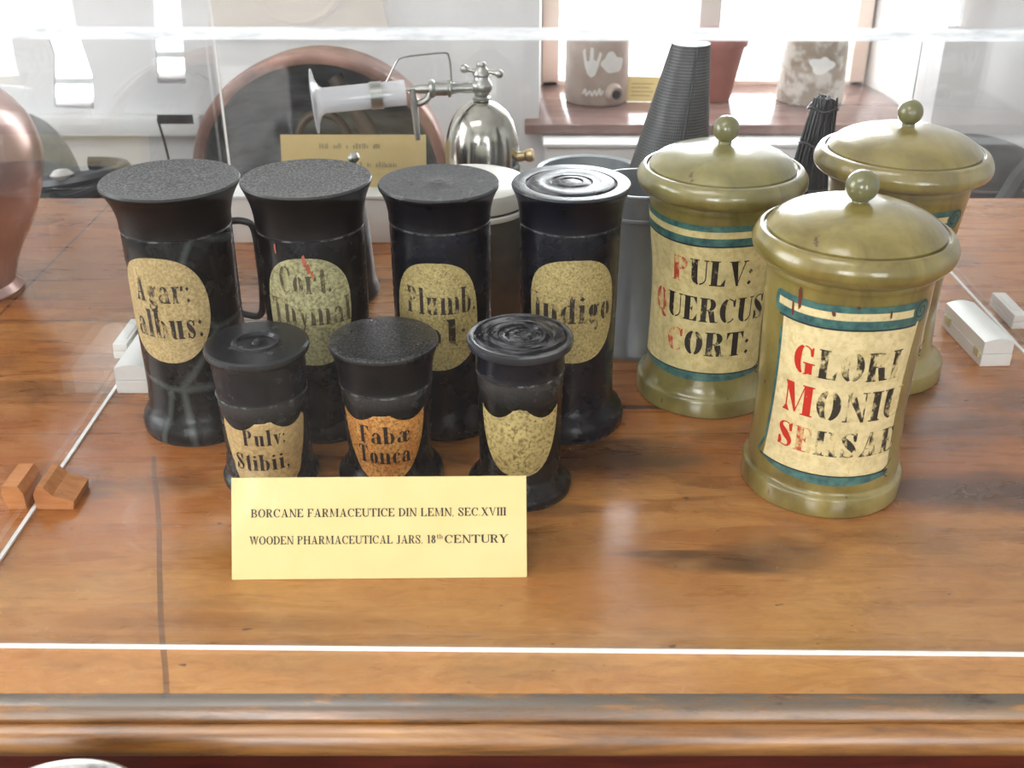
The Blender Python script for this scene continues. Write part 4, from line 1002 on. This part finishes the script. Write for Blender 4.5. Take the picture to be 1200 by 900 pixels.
tubep = [(.0150, 0), (.0150, Lg), (.0175, Lg + .004), (.026, Lg + .0085), (.0375, Lg + .0105), (.0378, Lg + .0118), (.026, Lg + .0105), (.0165, Lg + .006), (.0135, Lg), (.0135, 0)]
obj('glass_mouthpiece', lathe(tubep, 48, M=axis_matrix(p0, p1), close=True), M['tubeglass'], h)
obj('clip_band', lathe([(.0152, .028), (.0162, .028), (.0162, .042), (.0152, .042)], 40, M=axis_matrix(p0, p1), close=True), M['pewter'], h)

# ------------------------------------------------------------------ things outside the case
c = empty('copper_vessel', (-.645, 1.22, 0), 0, 'bulbous polished copper vessel on the table left of the case', 'vessel')
pr = [(0, 0), (.056, 0), (.058, .004), (.050, .012)] + catmull([(.050, .012), (.062, .045), (.085, .085), (.101, .125), (.108, .160), (.102, .195), (.086, .222), (.066, .240), (.058, .252), (.060, .275)], 5)[1:] + [(.064, .279), (.060, .281), (.055, .275), (.054, .25), (0, .24)]
obj('body', lathe(pr, 80), M['copper'], c)
obj('ring_handle', tube([(.030 + .022 * math.cos(a), -.106 - .010 * math.sin(a / 2) ** 2, .128 + .020 * math.sin(a)) for a in [2 * math.pi * i / 24 for i in range(24)]], .0035, 8, closed=True), M['copper'], c)
bn = empty('bench', (-.62, 1.86, -.8), 0, 'low wooden bench behind the table at the left', 'bench', None)
obj('seat', B(-.74, .62, -.26, .2, .505, .538, .004), M['benchwood'], bn)
for x in (-.6, .5):
    for y in (-.14, .16): obj('leg', B(x - .025, x + .025, y - .025, y + .025, 0, .505, .003), M['benchwood'], bn)
c = empty('cauldron', (-.318, 1.84, -.2595), 0, 'large round copper-rimmed cauldron lying open behind the case', 'cauldron')
Rz = .213; Mx = Matrix.Translation((0, 0, Rz + .001)) @ Matrix.Rotation(R(90), 4, 'X')
obj('shell', lathe([(0, -.13), (.12, -.125), (.18, -.09), (.205, -.03), (.2115, .03), (.213, .055), (.2115, .060), (.198, .057)], 96, M=Mx), M['cauldron'], c)
obj('hollow', lathe([(.198, .0565), (.197, .03), (.188, -.02), (.16, -.075), (.11, -.108), (0, -.113)], 96, M=Mx), M['cauldron_in'], c)
obj('rim_band', lathe([(.194, .052), (.213, .056), (.2135, .062), (.211, .066), (.203, .068), (.1945, .064)], 96, M=Mx, close=True), M['cauldron'], c)
obj('ring_handle', tube([(.0 + .044 * math.cos(a), -.016 - .004 * math.sin(a), .268 + .052 * math.sin(a)) for a in [2 * math.pi * i / 32 for i in range(32)]], .007, 10, closed=True), M['strut'], c)
obj('stirring_stick', tube([(.028, -.03, .382), (.09, -.045, .28), (.155, -.055, .17)], [.013, .014, .014], 12), M['strut'], c)
c = empty('iron_pot', (-.885, 1.90, -.262), 0, 'rounded grey iron pot on the bench at the far left', 'pot')
obj('body', lathe([(0, 0), (.06, 0)] + catmull([(.06, 0), (.105, .06), (.118, .14), (.105, .22), (.075, .275), (.03, .302), (0, .306)], 5)[1:], 64), M['greyiron'], c)
obj('knob', lathe([(0, .30), (.008, .302), (.010, .312), (.014, .318), (.010, .326), (0, .328)], 24), M['greyiron'], c)
c = empty('hose_coil', (-.697, 1.725, -.262), 0, 'coil of dark rubber hose on the bench behind the Agar jar', 'hose')
rnd = random.Random(11); path = []
for i in range(int(9.3 * 28)):
    t = i / 28; a = 2 * math.pi * t; rr = .056 + .012 * math.sin(t * 2.3) + .006 * math.sin(a * 2)
    path.append((rr * math.cos(a) + .008 * math.sin(t * 1.7), rr * .8 * math.sin(a), .020 + t * .0258 + .007 * math.sin(a + t)))
obj('coil', tube(path, .0115, 8), M['hose'], c)
tag(obj('pebble', lathe([(0, -.013), (.011, -.010), (.018, 0), (.011, .010), (0, .013)], 20, M=Matrix.Translation((-.700, 1.668, .004)) @ Matrix.Rotation(R(30), 4, 'Z') @ Matrix.Diagonal((1, .6, .7, 1))), M['clothwhite']),
    'pale oval pebble lying on the dark hose coil', 'pebble')
c = empty('flag_marker', (-.566, 1.80, -.262), 0, 'small black plate on a thin bent wire behind the Agar jar', 'sign')
obj('foot', lathe([(0, 0), (.014, 0), (.014, .006), (.004, .01), (0, .01)], 24), M['iron'], c)
obj('wire', tube(catmull([(0, 0, .008), (-.002, 0, .15), (-.008, 0, .26), (-.016, 0, .318)], 4), .0022, 6), M['iron'], c)
obj('plate', rot_bm(B(-.016, .042, -.0012, .0012, .310, .325, .0005), Matrix.Identity(4)), M['iron'], c)
c = empty('side_bench', (.95, 1.86, -.8), 0, 'low wooden bench behind the table at the right', 'bench')
obj('seat', B(-.35, .35, -.18, .2, .505, .535, .004), M['benchwood'], c)
for x in (-.3, .3):
    for y in (-.14, .16): obj('leg', B(x - .025, x + .025, y - .025, y + .025, 0, .505, .003), M['benchwood'], c)
c = empty('iron_kettle', (.79, 1.87, -.262), 0, 'round dark iron kettle behind the table at the right', 'kettle')
obj('body', lathe([(0, 0), (.09, 0)] + catmull([(.09, 0), (.118, .06), (.122, .14), (.112, .205)], 5)[1:] + [(.116, .207), (.116, .214), (.0, .214)], 64), M['iron'], c)
obj('lid', lathe([(0, .214), (.110, .214), (.108, .222)] + catmull([(.108, .222), (.085, .248), (.04, .264), (0, .268)], 5)[1:], 64), M['iron'], c)
obj('rim_line', lathe([(.1155, .207), (.1175, .208), (.1175, .211), (.1155, .212)], 64, close=True), M['pewter'], c)
c = empty('iron_bar', (.83, 1.72, -.262), 0, 'dark flat iron bar leaning diagonally against the iron kettle', 'bar')
obj('bar', tube([(-.13, -.02, .006), (-.02, .01, .24), (.06, .03, .34)], .016, 8), M['iron'], c)
# plank plaque on the wall above the cauldron
c = empty('wall_plaque', (-.408, YB, .126), 0, 'tan wooden plaque with round moulding on the back wall above the cauldron', 'plaque')
obj('board', prism_y([(-.172, 0), (.170, 0), (.160, .06), (.152, .2), (-.152, .2), (-.164, .06)], -.03, -.001), M['tanwood'], c, smooth=False)
obj('round_moulding', lathe([(.085, 0), (.10, .0), (.098, .008), (.0925, .011), (.087, .008)], 72, M=Matrix.Translation((0, -.03, .112)) @ Matrix.Rotation(R(90), 4, 'X'), close=True), M['tanwood'], c)
# pots on the sill
SZ = -.0455
c = empty('stoneware_pot', (.172, 2.352, SZ), 0, 'pinkish grey stoneware pot with tap hole and white motifs on the window sill', 'pot')
pb = [(0, 0), (.062, 0), (.0655, .004), (.0665, .06), (.0668, .125), (.064, .137), (.060, .141), (.058, .137), (.06, .01), (0, .008)]
obj('body', lathe(pb, 72), M['stone'], c)
rf = rfun(pb[1:5])
P = [[(-.036, .112), (-.030, .118), (-.026, .092), (-.021, .094), (-.019, .12), (-.013, .12), (-.012, .096), (-.006, .094), (.0, .112), (.004, .108), (-.003, .08), (-.008, .066), (-.016, .060), (-.025, .067), (-.031, .085)]]
decal('crown_motif', P[0], .0667, rf, .0005, M['whiteglaze'], c, outline=True)
decal('leaf_motif', oval(.028, .088, .024, .020, 40, 2, .16, 9), .0667, rf, .0005, M['whiteglaze'], c, outline=True)
decal('script_mark', ribbon(catmull([(-.034, .026), (-.028, .036), (-.026, .024), (-.018, .033), (-.014, .024), (-.008, .034), (-.004, .025), (.002, .038), (.004, .026), (.010, .034)], 5), .0042), .0667, rf, .0005, M['whiteglaze'], c)
am = axis_matrix((.0305, -.058, .027), (.046, -.087, .026))
tp = obj('tap_boss', lathe([(0, 0), (.021, 0), (.019, .006), (.0165, .013), (.013, .014), (.012, .010), (0, .010)], 32, M=am), M['stone'], c)
obj('tap_hole', lathe([(0, .0102), (.0085, .0102), (.0085, .0145), (0, .0145)], 24, M=am), M['dark'], tp)
c = empty('stoneware_pot', (.622, 2.352, SZ), 0, 'brown stoneware pot with white glaze blotches at the right of the window sill', 'pot')
obj('body', lathe([(0, 0), (.066, 0), (.0695, .004), (.068, .06), (.066, .122), (.0645, .136), (.061, .14), (.058, .136), (.06, .01), (0, .008)], 72), M['stone_b'], c)
decal('white_blotch', oval(.0, .085, .022, .018, 36, 2, .2, 4), .067, lambda z: .0682, .0008, M['whiteglaze'], c, outline=True)
c = empty('flower_pot', (.424, 2.36, SZ), 0, 'red terracotta flower pot behind the mesh strainer', 'pot')
obj('body', lathe([(0, 0), (.030, 0), (.032, .004), (.055, .118), (.053, .119), (.030, .008), (0, .008)], 64), M['terracotta'], c)
obj('rim', lathe([(.0545, .112), (.060, .113), (.062, .136), (.060, .139), (.057, .137), (.0545, .118)], 64, close=True), M['terracotta'], c)
c = empty('price_card', (.268, 2.335, SZ), R(-4), 'small yellow caption card beside the stoneware pot on the sill', 'sign')
o = obj('card', rot_bm(B(-.034, .034, 0, .001, 0.0002, .052), Matrix.Rotation(R(-20), 4, 'X')), M['yellowcard'], c, smooth=False)
bm = bmesh.new()
for k in range(4): box(bm, -.024, .022 - .006 * (k % 2), -.0006, 0, .036 - k * .008, .0375 - k * .008)
obj('faded_lines', rot_bm(bm, Matrix.Rotation(R(-20), 4, 'X')), M['tanprint'], o, smooth=False)
# worn steel bowl on a stool in front of the table
c = empty('stool', (-.264, .425, -.8), 0, 'round wooden stool in front of the table', 'stool')
obj('seat', lathe([(0, .735), (.078, .735), (.083, .74), (.083, .755), (.078, .76), (0, .76)], 48), M['redwood'], c)
for k in range(3):
    a = R(90 + 120 * k); obj('leg', tube([(.085 * math.cos(a), .085 * math.sin(a), .0), (.06 * math.cos(a), .06 * math.sin(a), .735)], [.012, .016], 12), M['redwood'], c)
c = empty('steel_bowl', (-.264, .430, -.04), 0, 'worn grey steel bowl rim in front of the table edge', 'bowl')
obj('body', lathe([(0, 0), (.035, 0), (.048, .012), (.056, .035), (.061, .038), (.0625, .0405), (.060, .0425), (.0555, .040), (.046, .016), (.03, .005), (0, .005)], 72), M['steel'], c)
# unseen ceiling lamp, added for the sheen on the moulding
c = empty('added_ceiling_lamp', (-1.0, -.3, ZC), 0, 'flat white ceiling lamp added out of view for sheen on the table edge', 'lamp')
obj('added_lamp_body', B(-.88, .88, -.48, .48, -.06, 0, .01), M['radiator'], c)
